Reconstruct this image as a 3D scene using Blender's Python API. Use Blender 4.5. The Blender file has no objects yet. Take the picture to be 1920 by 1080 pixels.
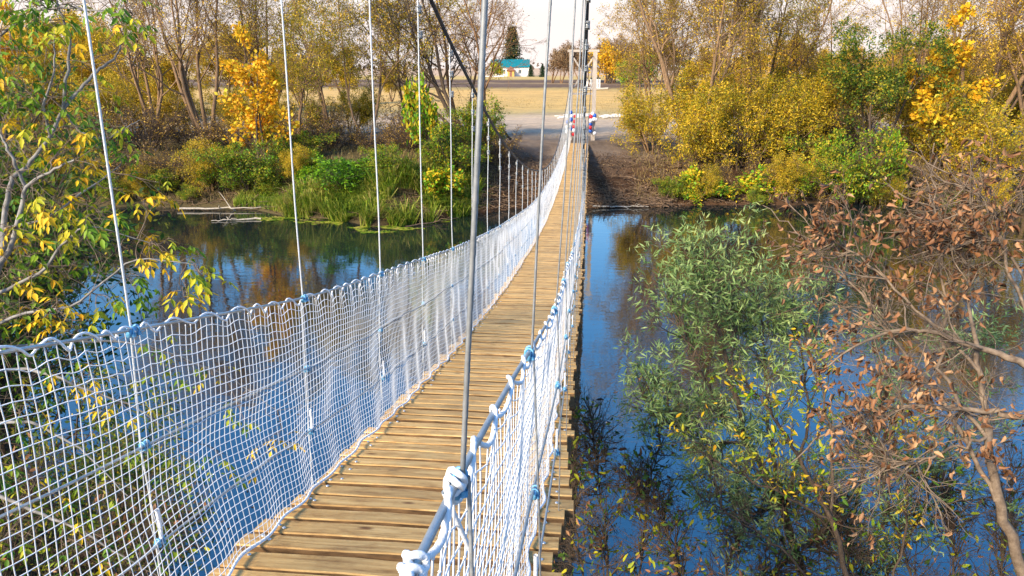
import bpy, math, random
import numpy as np
from mathutils import Vector, Matrix

rad = math.radians
S = bpy.context.scene
COL = S.collection
WATER = 0.0
EYE = 7.0
FPX = 1387.0                         # focal length in pixels of a 1920 wide picture
PITCH = math.atan(413 / FPX)
YAW = rad(5.9)
CAMX = 0.68

# ------------------------------------------------------------------ camera
cd = bpy.data.cameras.new('camera')
cam = bpy.data.objects.new('camera', cd)
COL.objects.link(cam)
cd.sensor_width = 36.0
cd.lens = 36.0 * FPX / 1920
cd.clip_start = 0.03
cd.clip_end = 6000
cam.location = (CAMX, 0, EYE)
cam.rotation_euler = (rad(90) - PITCH, 0, YAW)
S.camera = cam

# ------------------------------------------------------------------ world, sun, exposure
SUN_EL, SUN_AZ = rad(33), rad(220)     # azimuth from +Y clockwise
world = bpy.data.worlds.new('World')
S.world = world
world.use_nodes = True
wn = world.node_tree.nodes
wl = world.node_tree.links
wn.clear()
sky = wn.new('ShaderNodeTexSky')
sky.sky_type = 'NISHITA'
sky.sun_disc = False
sky.sun_elevation = SUN_EL
sky.sun_rotation = SUN_AZ
sky.air_density = 1.0
sky.dust_density = 0.6
sky.ozone_density = 2.0
hs = wn.new('ShaderNodeHueSaturation')
hs.inputs['Saturation'].default_value = 1.36
bg = wn.new('ShaderNodeBackground')
bg.inputs['Strength'].default_value = 0.15
wo = wn.new('ShaderNodeOutputWorld')
# pale milky band of hazy air low on the horizon, all the way round
tc = wn.new('ShaderNodeTexCoord')
sp = wn.new('ShaderNodeSeparateXYZ')
mr = wn.new('ShaderNodeMapRange')
mr.interpolation_type = 'SMOOTHSTEP'
mr.inputs['From Min'].default_value = 0.06
mr.inputs['From Max'].default_value = 0.20
mr.inputs['To Min'].default_value = 1.0
mr.inputs['To Max'].default_value = 0.0
mix = wn.new('ShaderNodeMixRGB')
mix.inputs[2].default_value = (3.2, 2.85, 2.72, 1)
wl.new(tc.outputs['Generated'], sp.inputs[0])
wl.new(sp.outputs['Z'], mr.inputs['Value'])
wl.new(sky.outputs[0], hs.inputs['Color'])
wl.new(hs.outputs[0], mix.inputs[1])
wl.new(mr.outputs[0], mix.inputs[0])
wl.new(mix.outputs[0], bg.inputs[0])
wl.new(bg.outputs[0], wo.inputs[0])

sd = bpy.data.lights.new('sun', 'SUN')
sd.energy = 3.7
sd.angle = rad(12.0)
sd.color = (1.0, 0.85, 0.62)
sun = bpy.data.objects.new('sun', sd)
COL.objects.link(sun)
sdir = Vector((math.sin(SUN_AZ) * math.cos(SUN_EL), math.cos(SUN_AZ) * math.cos(SUN_EL), math.sin(SUN_EL)))
sun.rotation_euler = sdir.to_track_quat('Z', 'Y').to_euler()

S.view_settings.view_transform = 'Standard'
S.view_settings.look = 'None'
S.view_settings.gamma = 1
S.view_settings.exposure = 1.24
S.render.engine = 'CYCLES'
S.cycles.max_bounces = 8
S.cycles.transparent_max_bounces = 8

# ------------------------------------------------------------------ surveying helpers
_F = np.array([-math.sin(YAW) * math.cos(PITCH), math.cos(YAW) * math.cos(PITCH), -math.sin(PITCH)])
_R = np.array([math.cos(YAW), math.sin(YAW), 0.0])
_U = np.cross(_R, _F)
_C = np.array([CAMX, 0.0, EYE])


def P(px, py, d):
    """world point seen at a bearing, d metres deep"""
    return _C + d * (_F + _R * (px - 960) / FPX - _U * (py - 540) / FPX)


def PG(px, py, z):
    r = _F + _R * (px - 960) / FPX - _U * (py - 540) / FPX
    return _C + r * ((z - EYE) / r[2])


def PC(px, D, z):
    """world xy on the bearing px, D metres ahead along the ground"""
    zc = D * math.cos(PITCH) + (EYE - z) * math.sin(PITCH)
    o = (px - 960) / FPX * zc
    return np.array([CAMX - math.sin(YAW) * D + math.cos(YAW) * o, math.cos(YAW) * D + math.sin(YAW) * o])


# ------------------------------------------------------------------ mesh helpers
class Geo:
    def __init__(self):
        self.v, self.f, self.m, self.n = [], [], [], 0

    def add(self, v, f, mi=0):
        v = np.asarray(v, float).reshape(-1, 3)
        f = np.asarray(f, int)
        self.v.append(v)
        self.f.append(f + self.n)
        self.m.append(np.full(len(f), mi))
        self.n += len(v)
        return self

    def mesh(self, name, mats, smooth=True):
        me = bpy.data.meshes.new(name)
        if self.n:
            v = np.concatenate(self.v)
            me.vertices.add(len(v))
            me.vertices.foreach_set('co', v.astype(np.float32).ravel())
            loops = np.concatenate([f.ravel() for f in self.f])
            tot = np.concatenate([np.full(len(f), f.shape[1]) for f in self.f])
            st = np.concatenate([[0], np.cumsum(tot)[:-1]])
            me.loops.add(len(loops))
            me.loops.foreach_set('vertex_index', loops.astype(np.int32))
            me.polygons.add(len(tot))
            me.polygons.foreach_set('loop_start', st.astype(np.int32))
            me.polygons.foreach_set('loop_total', tot.astype(np.int32))
            me.polygons.foreach_set('material_index', np.concatenate(self.m).astype(np.int32))
            me.polygons.foreach_set('use_smooth', np.full(len(tot), smooth))
        for m in (mats if isinstance(mats, (list, tuple)) else [mats]):
            me.materials.append(m)
        me.update(calc_edges=True)
        return me

    def obj(self, name, mats, parent=None, smooth=True, kind=None):
        return link(name, self.mesh(name, mats, smooth), parent, kind)


def link(name, me, parent=None, kind=None, loc=None, rot=None, sc=None):
    o = bpy.data.objects.new(name, me)
    COL.objects.link(o)
    if parent:
        o.parent = parent
    if kind:
        o['kind'] = kind
    if loc is not None:
        o.location = loc
    if rot is not None:
        o.rotation_euler = rot
    if sc is not None:
        o.scale = (sc, sc, sc) if np.isscalar(sc) else sc
    return o


def thing(name, label, cat, loc=(0, 0, 0), rz=0, group=None, sc=1):
    o = link(name, None, None, None, tuple(loc), (0, 0, rz), sc)
    return tag(o, label, cat, group)


def tag(o, label, cat, group=None):
    o['label'] = label
    o['category'] = cat
    if group:
        o['group'] = group
    return o


def dup(root, loc, rz, sc=1, label=None, group=None, tilt=(0, 0)):
    r = root.copy()
    COL.objects.link(r)
    r.location = tuple(loc)
    r.rotation_euler = (tilt[0], tilt[1], rz)
    r.scale = (sc, sc, sc) if np.isscalar(sc) else sc
    if label:
        r['label'] = label
    if group:
        r['group'] = group
    elif 'group' in r.keys():
        del r['group']
    for ch in list(root.children):
        c = ch.copy()
        COL.objects.link(c)
        c.parent = r
        for g in ch.children:
            d = g.copy()
            COL.objects.link(d)
            d.parent = c
    return r


def unit(a):
    return a / np.maximum(np.linalg.norm(a, axis=-1, keepdims=True), 1e-9)


def tubes(pts, r, sides=4, lobes=0, twist=0.0, cap=False):
    """pts (n,k,3), r (n,k) -> verts, quads"""
    pts = np.asarray(pts, float)
    if pts.ndim == 2:
        pts = pts[None]
    n, k, _ = pts.shape
    r = np.broadcast_to(np.asarray(r, float), (n, k))
    t = np.empty_like(pts)
    t[:, 1:-1] = pts[:, 2:] - pts[:, :-2]
    t[:, 0] = pts[:, 1] - pts[:, 0]
    t[:, -1] = pts[:, -1] - pts[:, -2]
    t = unit(t)
    mt = unit(t.mean(1))
    ref = np.where(np.abs(mt[:, 2:3]) > 0.8, np.array([[1.0, 0, 0]]), np.array([[0, 0, 1.0]]))[:, None, :]
    a = unit(np.cross(t, np.broadcast_to(ref, t.shape)))
    b = np.cross(t, a)
    ang = np.arange(sides) * 2 * np.pi / sides
    if lobes:
        seg = np.linalg.norm(np.diff(pts, axis=1), axis=2)
        s = np.concatenate([np.zeros((n, 1)), np.cumsum(seg, 1)], 1)
        rr = r[..., None] * (1 + 0.13 * np.cos(lobes * (ang[None, None] - twist * s[..., None])))
    else:
        rr = np.repeat(r[..., None], sides, 2)
    v = pts[:, :, None] + rr[..., None] * (a[:, :, None] * np.cos(ang)[None, None, :, None] + b[:, :, None] * np.sin(ang)[None, None, :, None])
    idx = np.arange(n * k * sides).reshape(n, k, sides)
    i0, i1 = idx[:, :-1], idx[:, 1:]
    f = np.stack([i0, np.roll(i0, -1, 2), np.roll(i1, -1, 2), i1], -1).reshape(-1, 4)
    return v.reshape(-1, 3), f


def box(x0, x1, y0, y1, z0, z1):
    v = [(x0, y0, z0), (x1, y0, z0), (x1, y1, z0), (x0, y1, z0), (x0, y0, z1), (x1, y0, z1), (x1, y1, z1), (x0, y1, z1)]
    f = [(0, 3, 2, 1), (4, 5, 6, 7), (0, 1, 5, 4), (1, 2, 6, 5), (2, 3, 7, 6), (3, 0, 4, 7)]
    return np.array(v, float), f


def bar(a, b, w, d=None):
    """square bar between two points"""
    d = d or w
    v, f = tubes(np.array([a, b], float), max(w, d) / math.sqrt(2), 4)
    ang = np.pi / 4
    a, b = np.array(a, float), np.array(b, float)
    t = unit(b - a)
    ref = np.array([0, 1.0, 0]) if abs(t[1]) < 0.8 else np.array([1.0, 0, 0])
    s = unit(np.cross(t, ref))
    u = np.cross(t, s)
    vs = []
    for p in (a, b):
        for i, j in ((-1, -1), (1, -1), (1, 1), (-1, 1)):
            vs.append(p + s * i * w / 2 + u * j * d / 2)
    return np.array(vs), [(0, 3, 2, 1), (4, 5, 6, 7), (0, 1, 5, 4), (1, 2, 6, 5), (2, 3, 7, 6), (3, 0, 4, 7)]


def ball(c, r, seg=10, rings=7, sz=1.0):
    v, f = [], []
    for i in range(rings + 1):
        ph = math.pi * i / rings
        for j in range(seg):
            th = 2 * math.pi * j / seg
            v.append((c[0] + r * math.sin(ph) * math.cos(th), c[1] + r * math.sin(ph) * math.sin(th), c[2] + r * sz * math.cos(ph)))
    for i in range(rings):
        for j in range(seg):
            a, b = i * seg + j, i * seg + (j + 1) % seg
            f.append((a, a + seg, b + seg, b))
    return np.array(v), f


def hsh(i, j, s):
    x = np.sin(i * 127.1 + j * 311.7 + s * 74.7) * 43758.5453
    return x - np.floor(x)


def vnoise(x, y, s=0):
    """smooth value noise -1..1, numpy"""
    x, y = np.asarray(x, float), np.asarray(y, float)
    i, j = np.floor(x), np.floor(y)
    u, v = x - i, y - j
    u, v = u * u * (3 - 2 * u), v * v * (3 - 2 * v)
    a = hsh(i, j, s) * (1 - u) + hsh(i + 1, j, s) * u
    b = hsh(i, j + 1, s) * (1 - u) + hsh(i + 1, j + 1, s) * u
    return 2 * (a * (1 - v) + b * v) - 1


def smooth_curve(xs, ys):
    """monotone-ish cubic interpolation (Catmull-Rom on uneven knots)"""
    xs, ys = np.array(xs, float), np.array(ys, float)
    m = np.gradient(ys, xs)

    def fn(x):
        x = np.asarray(x, float)
        i = np.clip(np.searchsorted(xs, x) - 1, 0, len(xs) - 2)
        h = xs[i + 1] - xs[i]
        t = (x - xs[i]) / h
        return ((2 * t**3 - 3 * t**2 + 1) * ys[i] + (t**3 - 2 * t**2 + t) * h * m[i]
                + (-2 * t**3 + 3 * t**2) * ys[i + 1] + (t**3 - t**2) * h * m[i + 1])
    return fn


# ------------------------------------------------------------------ materials
def mat(name, color=(0.5, 0.5, 0.5), rough=0.7, metal=0.0, spec=0.5):
    m = bpy.data.materials.new(name)
    m.use_nodes = True
    b = m.node_tree.nodes['Principled BSDF']
    b.inputs['Base Color'].default_value = (*color, 1)
    b.inputs['Roughness'].default_value = rough
    b.inputs['Metallic'].default_value = metal
    b.inputs['Specular IOR Level'].default_value = spec
    return m, m.node_tree.nodes, m.node_tree.links, b


def ramp(nodes, stops):
    r = nodes.new('ShaderNodeValToRGB')
    e = r.color_ramp.elements
    while len(e) > 1:
        e.remove(e[-1])
    e[0].position = stops[0][0]
    e[0].color = (*stops[0][1], 1)
    for p, c in stops[1:]:
        k = e.new(p)
        k.color = (*c, 1)
    return r


def noise(nodes, links, scale, detail=4, rough=0.6, vec=None, dist=0.0):
    n = nodes.new('ShaderNodeTexNoise')
    n.inputs['Scale'].default_value = scale
    n.inputs['Detail'].default_value = detail
    n.inputs['Roughness'].default_value = rough
    n.inputs['Distortion'].default_value = dist
    if vec is not None:
        links.new(vec, n.inputs['Vector'])
    return n


def bump(nodes, links, h, b, strength, dist):
    k = nodes.new('ShaderNodeBump')
    k.inputs['Strength'].default_value = strength
    k.inputs['Distance'].default_value = dist
    links.new(h, k.inputs['Height'])
    links.new(k.outputs[0], b.inputs['Normal'])


def noisy(name, c1, c2, scale=5, rough=0.7, metal=0.0, bs=0.3, bd=0.01, stretch=None, spec=0.3, objrand=0.0):
    m, n, l, b = mat(name, c1, rough, metal, spec)
    t = n.new('ShaderNodeTexCoord')
    v = t.outputs['Object']
    if stretch:
        mp = n.new('ShaderNodeMapping')
        mp.inputs['Scale'].default_value = stretch
        l.new(v, mp.inputs[0])
        v = mp.outputs[0]
    ns = noise(n, l, scale, 6, 0.65, v)
    r = ramp(n, [(0.3, c1), (0.7, c2)])
    l.new(ns.outputs['Fac'], r.inputs[0])
    out = r.outputs[0]
    if objrand:
        oi = n.new('ShaderNodeObjectInfo')
        mp2 = n.new('ShaderNodeMapRange')
        mp2.inputs['To Min'].default_value = 1 - objrand
        mp2.inputs['To Max'].default_value = 1 + objrand
        l.new(oi.outputs['Random'], mp2.inputs[0])
        h = n.new('ShaderNodeHueSaturation')
        l.new(mp2.outputs[0], h.inputs['Value'])
        l.new(out, h.inputs['Color'])
        out = h.outputs[0]
    l.new(out, b.inputs['Base Color'])
    if bs:
        bump(n, l, ns.outputs['Fac'], b, bs, bd)
    return m


def leaf_mat(name, cols, trans=0.35, rough=0.55, clump=0.35, cs=0.6):
    """cols: list of colours; each leaf (mesh island) takes its own, with drifts between clumps"""
    m, n, l, b = mat(name, cols[0], rough, 0, 0.25)
    g = n.new('ShaderNodeNewGeometry')
    oi = n.new('ShaderNodeObjectInfo')
    t = n.new('ShaderNodeTexCoord')
    ns = noise(n, l, cs, 2, 0.5, t.outputs['Object'])
    mul = n.new('ShaderNodeMath'); mul.operation = 'MULTIPLY_ADD'
    mul.inputs[1].default_value = 3.0
    mul.inputs[2].default_value = -1.0
    l.new(ns.outputs['Fac'], mul.inputs[0])
    mx = n.new('ShaderNodeMix')
    mx.inputs[0].default_value = clump
    l.new(g.outputs['Random Per Island'], mx.inputs[2])
    l.new(mul.outputs[0], mx.inputs[3])
    ad = n.new('ShaderNodeMath'); ad.operation = 'MULTIPLY_ADD'
    ad.inputs[1].default_value = 0.24
    l.new(oi.outputs['Random'], ad.inputs[0])
    l.new(mx.outputs[0], ad.inputs[2])
    sb = n.new('ShaderNodeMath'); sb.operation = 'SUBTRACT'
    sb.inputs[1].default_value = 0.12
    l.new(ad.outputs[0], sb.inputs[0])
    k = len(cols)
    r = ramp(n, [(0.12 + 0.76 * i / max(1, k - 1), c) for i, c in enumerate(cols)])
    l.new(sb.outputs[0], r.inputs[0])
    l.new(r.outputs[0], b.inputs['Base Color'])
    tr = n.new('ShaderNodeBsdfTranslucent')
    l.new(r.outputs[0], tr.inputs[0])
    ms = n.new('ShaderNodeMixShader')
    ms.inputs[0].default_value = trans
    l.new(b.outputs[0], ms.inputs[1])
    l.new(tr.outputs[0], ms.inputs[2])
    l.new(ms.outputs[0], n['Material Output'].inputs[0])
    return m


M = {}
M['bark_brown'] = noisy('bark_brown', (0.13, 0.08, 0.045), (0.32, 0.20, 0.11), 6, 0.9, bs=0.6, bd=0.03, stretch=(3, 3, 0.6), objrand=0.2)
M['bark_red'] = noisy('bark_red', (0.14, 0.075, 0.035), (0.32, 0.18, 0.09), 6, 0.9, bs=0.6, bd=0.03, stretch=(3, 3, 0.6), objrand=0.2)
M['bark_dark'] = noisy('bark_dark', (0.05, 0.035, 0.025), (0.13, 0.09, 0.06), 6, 0.9, bs=0.6, bd=0.03, stretch=(3, 3, 0.6))
M['bark_pale'] = noisy('bark_pale', (0.12, 0.11, 0.10), (0.33, 0.31, 0.29), 14, 0.8, bs=0.4, bd=0.004)
M['bark_grey'] = noisy('bark_grey', (0.09, 0.06, 0.04), (0.27, 0.20, 0.14), 18, 0.85, bs=0.5, bd=0.003)
M['driftwood'] = noisy('driftwood', (0.25, 0.21, 0.16), (0.5, 0.44, 0.36), 8, 0.9, bs=0.5, bd=0.01)
M['dry_twig'] = noisy('dry_twig', (0.08, 0.045, 0.025), (0.24, 0.16, 0.10), 9, 0.9, bs=0)
Y1, Y2, O1 = (0.72, 0.45, 0.02), (0.62, 0.50, 0.03), (0.66, 0.26, 0.015)
M['leaf_golden'] = leaf_mat('leaf_golden', [(0.20, 0.15, 0.01), (0.46, 0.32, 0.012), (0.66, 0.44, 0.02), (0.80, 0.50, 0.04)])
M['leaf_rusty'] = leaf_mat('leaf_rusty', [(0.36, 0.21, 0.03), (0.58, 0.35, 0.045), (0.70, 0.45, 0.08)])
M['leaf_tan'] = leaf_mat('leaf_tan', [(0.20, 0.13, 0.07), (0.34, 0.23, 0.12), (0.44, 0.31, 0.17)])
M['leaf_olive'] = leaf_mat('leaf_olive', [(0.09, 0.12, 0.012), (0.22, 0.23, 0.018), (0.38, 0.33, 0.022), (0.56, 0.42, 0.03)])
M['leaf_green'] = leaf_mat('leaf_green', [(0.035, 0.08, 0.012), (0.06, 0.13, 0.018), (0.11, 0.20, 0.02)])
M['leaf_lime'] = leaf_mat('leaf_lime', [(0.10, 0.26, 0.012), (0.18, 0.38, 0.012), (0.36, 0.46, 0.015)])
M['leaf_yellow'] = leaf_mat('leaf_yellow', [(0.40, 0.33, 0.02), Y2, Y1, (0.85, 0.56, 0.02)])
M['leaf_orange'] = leaf_mat('leaf_orange', [O1, (0.72, 0.36, 0.015), Y1, (0.75, 0.5, 0.03)])
M['leaf_brown'] = leaf_mat('leaf_brown', [(0.06, 0.03, 0.017), (0.15, 0.065, 0.028), (0.27, 0.12, 0.05), (0.45, 0.26, 0.13)], trans=0.12)
M['leaf_willow'] = leaf_mat('leaf_willow', [(0.11, 0.18, 0.05), (0.22, 0.33, 0.10), (0.36, 0.46, 0.17), (0.50, 0.52, 0.16)])
M['leaf_conifer'] = leaf_mat('leaf_conifer', [(0.015, 0.035, 0.015), (0.03, 0.06, 0.025), (0.05, 0.08, 0.03)], trans=0.1)
M['reed'] = leaf_mat('reed', [(0.06, 0.12, 0.012), (0.14, 0.24, 0.015), (0.30, 0.36, 0.025), (0.46, 0.42, 0.08), (0.40, 0.28, 0.12)])
M['dry_grass'] = leaf_mat('dry_grass', [(0.20, 0.14, 0.05), (0.36, 0.26, 0.09), (0.48, 0.38, 0.16)])
M['litter'] = leaf_mat('litter', [(0.03, 0.018, 0.01), (0.06, 0.03, 0.016), (0.12, 0.06, 0.03), (0.22, 0.12, 0.05), (0.5, 0.38, 0.22)], trans=0.0)
M['leaf_single_y'] = leaf_mat('leaf_single_y', [Y2, (0.78, 0.52, 0.02), Y1, (0.85, 0.55, 0.02), (0.72, 0.36, 0.015)])
M['leaf_single_g'] = leaf_mat('leaf_single_g', [(0.06, 0.16, 0.015), (0.12, 0.24, 0.015), (0.24, 0.36, 0.02)])
M['leaf_single_yg'] = leaf_mat('leaf_single_yg', [(0.22, 0.33, 0.02), (0.40, 0.42, 0.02), (0.6, 0.5, 0.02)])

M['cord'] = noisy('cord', (0.80, 0.81, 0.83), (0.86, 0.86, 0.86), 40, 0.8, bs=0)
M['rope'] = noisy('rope', (0.74, 0.74, 0.75), (0.86, 0.86, 0.86), 120, 0.85, bs=0.6, bd=0.003)
M['steel'] = noisy('steel', (0.32, 0.34, 0.35), (0.50, 0.52, 0.53), 30, 0.45, metal=0.6, bs=0)
M['steel_dark'] = noisy('steel_dark', (0.22, 0.23, 0.23), (0.40, 0.40, 0.39), 50, 0.5, metal=0.5, bs=0)
M['steel_pale'] = noisy('steel_pale', (0.55, 0.57, 0.58), (0.75, 0.76, 0.76), 30, 0.5, metal=0.3, bs=0)
M['cable_black'] = noisy('cable_black', (0.02, 0.02, 0.022), (0.06, 0.06, 0.065), 20, 0.5, bs=0)
M['clip_blue'] = noisy('clip_blue', (0.06, 0.28, 0.50), (0.25, 0.50, 0.68), 60, 0.4, metal=0.2, bs=0)
M['zinc'] = noisy('zinc', (0.5, 0.55, 0.6), (0.7, 0.74, 0.78), 60, 0.35, metal=0.7, bs=0)
M['timber_pale'] = noisy('timber_pale', (0.36, 0.30, 0.25), (0.58, 0.50, 0.42), 3, 0.8, bs=0.3, bd=0.01, stretch=(6, 6, 0.8))
M['timber_under'] = noisy('timber_under', (0.12, 0.08, 0.045), (0.24, 0.16, 0.09), 5, 0.85, bs=0.3, bd=0.01)
for nm, c in (('balloon_red', (0.62, 0.02, 0.03)), ('balloon_blue', (0.02, 0.12, 0.55)), ('balloon_white', (0.8, 0.8, 0.82))):
    M[nm] = mat(nm, c, 0.3, 0, 0.5)[0]
M['plaster'] = noisy('plaster', (0.74, 0.72, 0.68), (0.80, 0.79, 0.76), 1.5, 0.9, bs=0.1, bd=0.02)
M['roof_teal'] = noisy('roof_teal', (0.01, 0.17, 0.20), (0.015, 0.21, 0.25), 0.6, 0.45, metal=0.2, bs=0)
M['porch_roof'] = noisy('porch_roof', (0.20, 0.09, 0.07), (0.28, 0.13, 0.10), 2, 0.7, bs=0)
M['porch_wall'] = noisy('porch_wall', (0.62, 0.33, 0.08), (0.70, 0.40, 0.12), 2, 0.8, bs=0)
M['glass'] = mat('glass', (0.06, 0.08, 0.10), 0.1, 0, 0.8)[0]
M['white_paint'] = noisy('white_paint', (0.72, 0.72, 0.70), (0.8, 0.8, 0.78), 4, 0.7, bs=0)
M['rubble'] = noisy('rubble', (0.48, 0.44, 0.40), (0.72, 0.68, 0.62), 3, 0.95, bs=0.5, bd=0.05)


def plank_material():
    m, n, l, b = mat('plank_wood', (0.5, 0.33, 0.16), 0.62, 0, 0.35)
    t = n.new('ShaderNodeTexCoord')
    oi = n.new('ShaderNodeObjectInfo')
    off = n.new('ShaderNodeVectorMath'); off.operation = 'MULTIPLY_ADD'
    off.inputs[1].default_value = (1, 1, 1)
    cmb = n.new('ShaderNodeCombineXYZ')
    mu = n.new('ShaderNodeMath'); mu.operation = 'MULTIPLY'; mu.inputs[1].default_value = 37.0
    l.new(oi.outputs['Random'], mu.inputs[0])
    l.new(mu.outputs[0], cmb.inputs[0]); l.new(mu.outputs[0], cmb.inputs[1])
    l.new(t.outputs['Object'], off.inputs[0]); l.new(cmb.outputs[0], off.inputs[2])
    mp = n.new('ShaderNodeMapping'); mp.inputs['Scale'].default_value = (1.6, 26, 26)
    l.new(off.outputs[0], mp.inputs[0])
    g = noise(n, l, 1.3, 8, 0.68, mp.outputs[0], 0.9)
    r = ramp(n, [(0.28, (0.22, 0.12, 0.04)), (0.42, (0.50, 0.30, 0.115)), (0.58, (0.66, 0.43, 0.18)), (0.75, (0.76, 0.54, 0.28))])
    l.new(g.outputs['Fac'], r.inputs[0])
    # knots and weather stains
    mp2 = n.new('ShaderNodeMapping'); mp2.inputs['Scale'].default_value = (4, 9, 9)
    l.new(off.outputs[0], mp2.inputs[0])
    st = noise(n, l, 1.2, 5, 0.7, mp2.outputs[0])
    r2 = ramp(n, [(0.30, (0.38, 0.32, 0.28)), (0.40, (0.75, 0.68, 0.62)), (0.52, (1, 1, 1))])
    l.new(st.outputs['Fac'], r2.inputs[0])
    vo = n.new('ShaderNodeTexVoronoi'); vo.inputs['Scale'].default_value = 1.0
    mp3 = n.new('ShaderNodeMapping'); mp3.inputs['Scale'].default_value = (3.2, 7, 7)
    l.new(off.outputs[0], mp3.inputs[0]); l.new(mp3.outputs[0], vo.inputs['Vector'])
    r3 = ramp(n, [(0.05, (0.22, 0.12, 0.06)), (0.13, (1, 1, 1))])
    l.new(vo.outputs['Distance'], r3.inputs[0])
    m1 = n.new('ShaderNodeMixRGB'); m1.blend_type = 'MULTIPLY'; m1.inputs[0].default_value = 0.8
    l.new(r.outputs[0], m1.inputs[1]); l.new(r2.outputs[0], m1.inputs[2])
    m2 = n.new('ShaderNodeMixRGB'); m2.blend_type = 'MULTIPLY'; m2.inputs[0].default_value = 0.9
    l.new(m1.outputs[0], m2.inputs[1]); l.new(r3.outputs[0], m2.inputs[2])
    h = n.new('ShaderNodeHueSaturation')
    mr_ = n.new('ShaderNodeMapRange'); mr_.inputs['To Min'].default_value = 0.84; mr_.inputs['To Max'].default_value = 1.22
    l.new(oi.outputs['Random'], mr_.inputs[0]); l.new(mr_.outputs[0], h.inputs['Value'])
    h.inputs['Saturation'].default_value = 1.05
    l.new(m2.outputs[0], h.inputs['Color'])
    l.new(h.outputs[0], b.inputs['Base Color'])
    bump(n, l, g.outputs['Fac'], b, 0.5, 0.004)
    return m


M['plank'] = plank_material()
M['plank_edge_shade'] = noisy('plank_edge_shade', (0.07, 0.038, 0.016), (0.24, 0.135, 0.06), 9, 0.85, bs=0.6, bd=0.01, stretch=(1, 5, 5), objrand=0.25)  # weathered sides, browned darker so the shade in the gaps is in the colour

# ------------------------------------------------------------------ terrain
_sh = np.array([PG(px, py, 0.0)[:2] for px, py in ((-200, 392), (0, 392), (300, 388), (480, 393), (590, 410), (700, 425), (820, 414), (885, 402), (1000, 390), (1110, 388), (1300, 386), (1500, 383), (1750, 376), (1920, 372), (2150, 366))])


def y_far(x):
    return np.interp(x, _sh[:, 0], _sh[:, 1]) + 0.35 * vnoise(x * 0.7, 0 * x, 3) + 0.15 * vnoise(x * 2.3, 0 * x, 4)


def y_near(x):
    x = np.asarray(x, float)
    return 7.4 + 0.5 * vnoise(x * 0.5, 0 * x, 8) + np.clip((-x - 5) * 0.8, 0, 5)


def ground_z(x, y):
    x, y = np.asarray(x, float), np.asarray(y, float)
    s = y - y_far(x)
    w = np.clip((np.abs(x - 2.5) - 4) / 6, 0, 1)          # 0 on the bare slope by the bridge, 1 among the bushes
    run = 10.5 - 4.5 * w
    t = np.clip(s / run, 0, 1)
    prof = 2.25 * (0.65 * t + 0.35 * t * t * (3 - 2 * t))
    prof = np.where(s < 0, np.maximum(s * 0.45, -1.6), prof + 0.14 * np.clip(s * 3, 0, 1))
    far = prof + np.clip((y - 62) / 200, 0, 1) ** 1.2 * 1.35
    far = far + np.clip(s, 0, 3) / 3 * (0.10 * vnoise(x * 0.55, y * 0.55, 1) + 0.05 * vnoise(x * 1.7, y * 1.7, 2)) * np.clip((400 - y) / 300, 0.2, 1)
    u = y_near(x) - y
    near = np.where(u < 0, np.maximum(u * 0.6, -1.6), np.clip(u * 0.62, 0, 4.9) + 0.08 * vnoise(x * 1.3, y * 1.3, 5) * np.clip(u, 0, 1))
    return np.where(u > -3, near, far)


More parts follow.
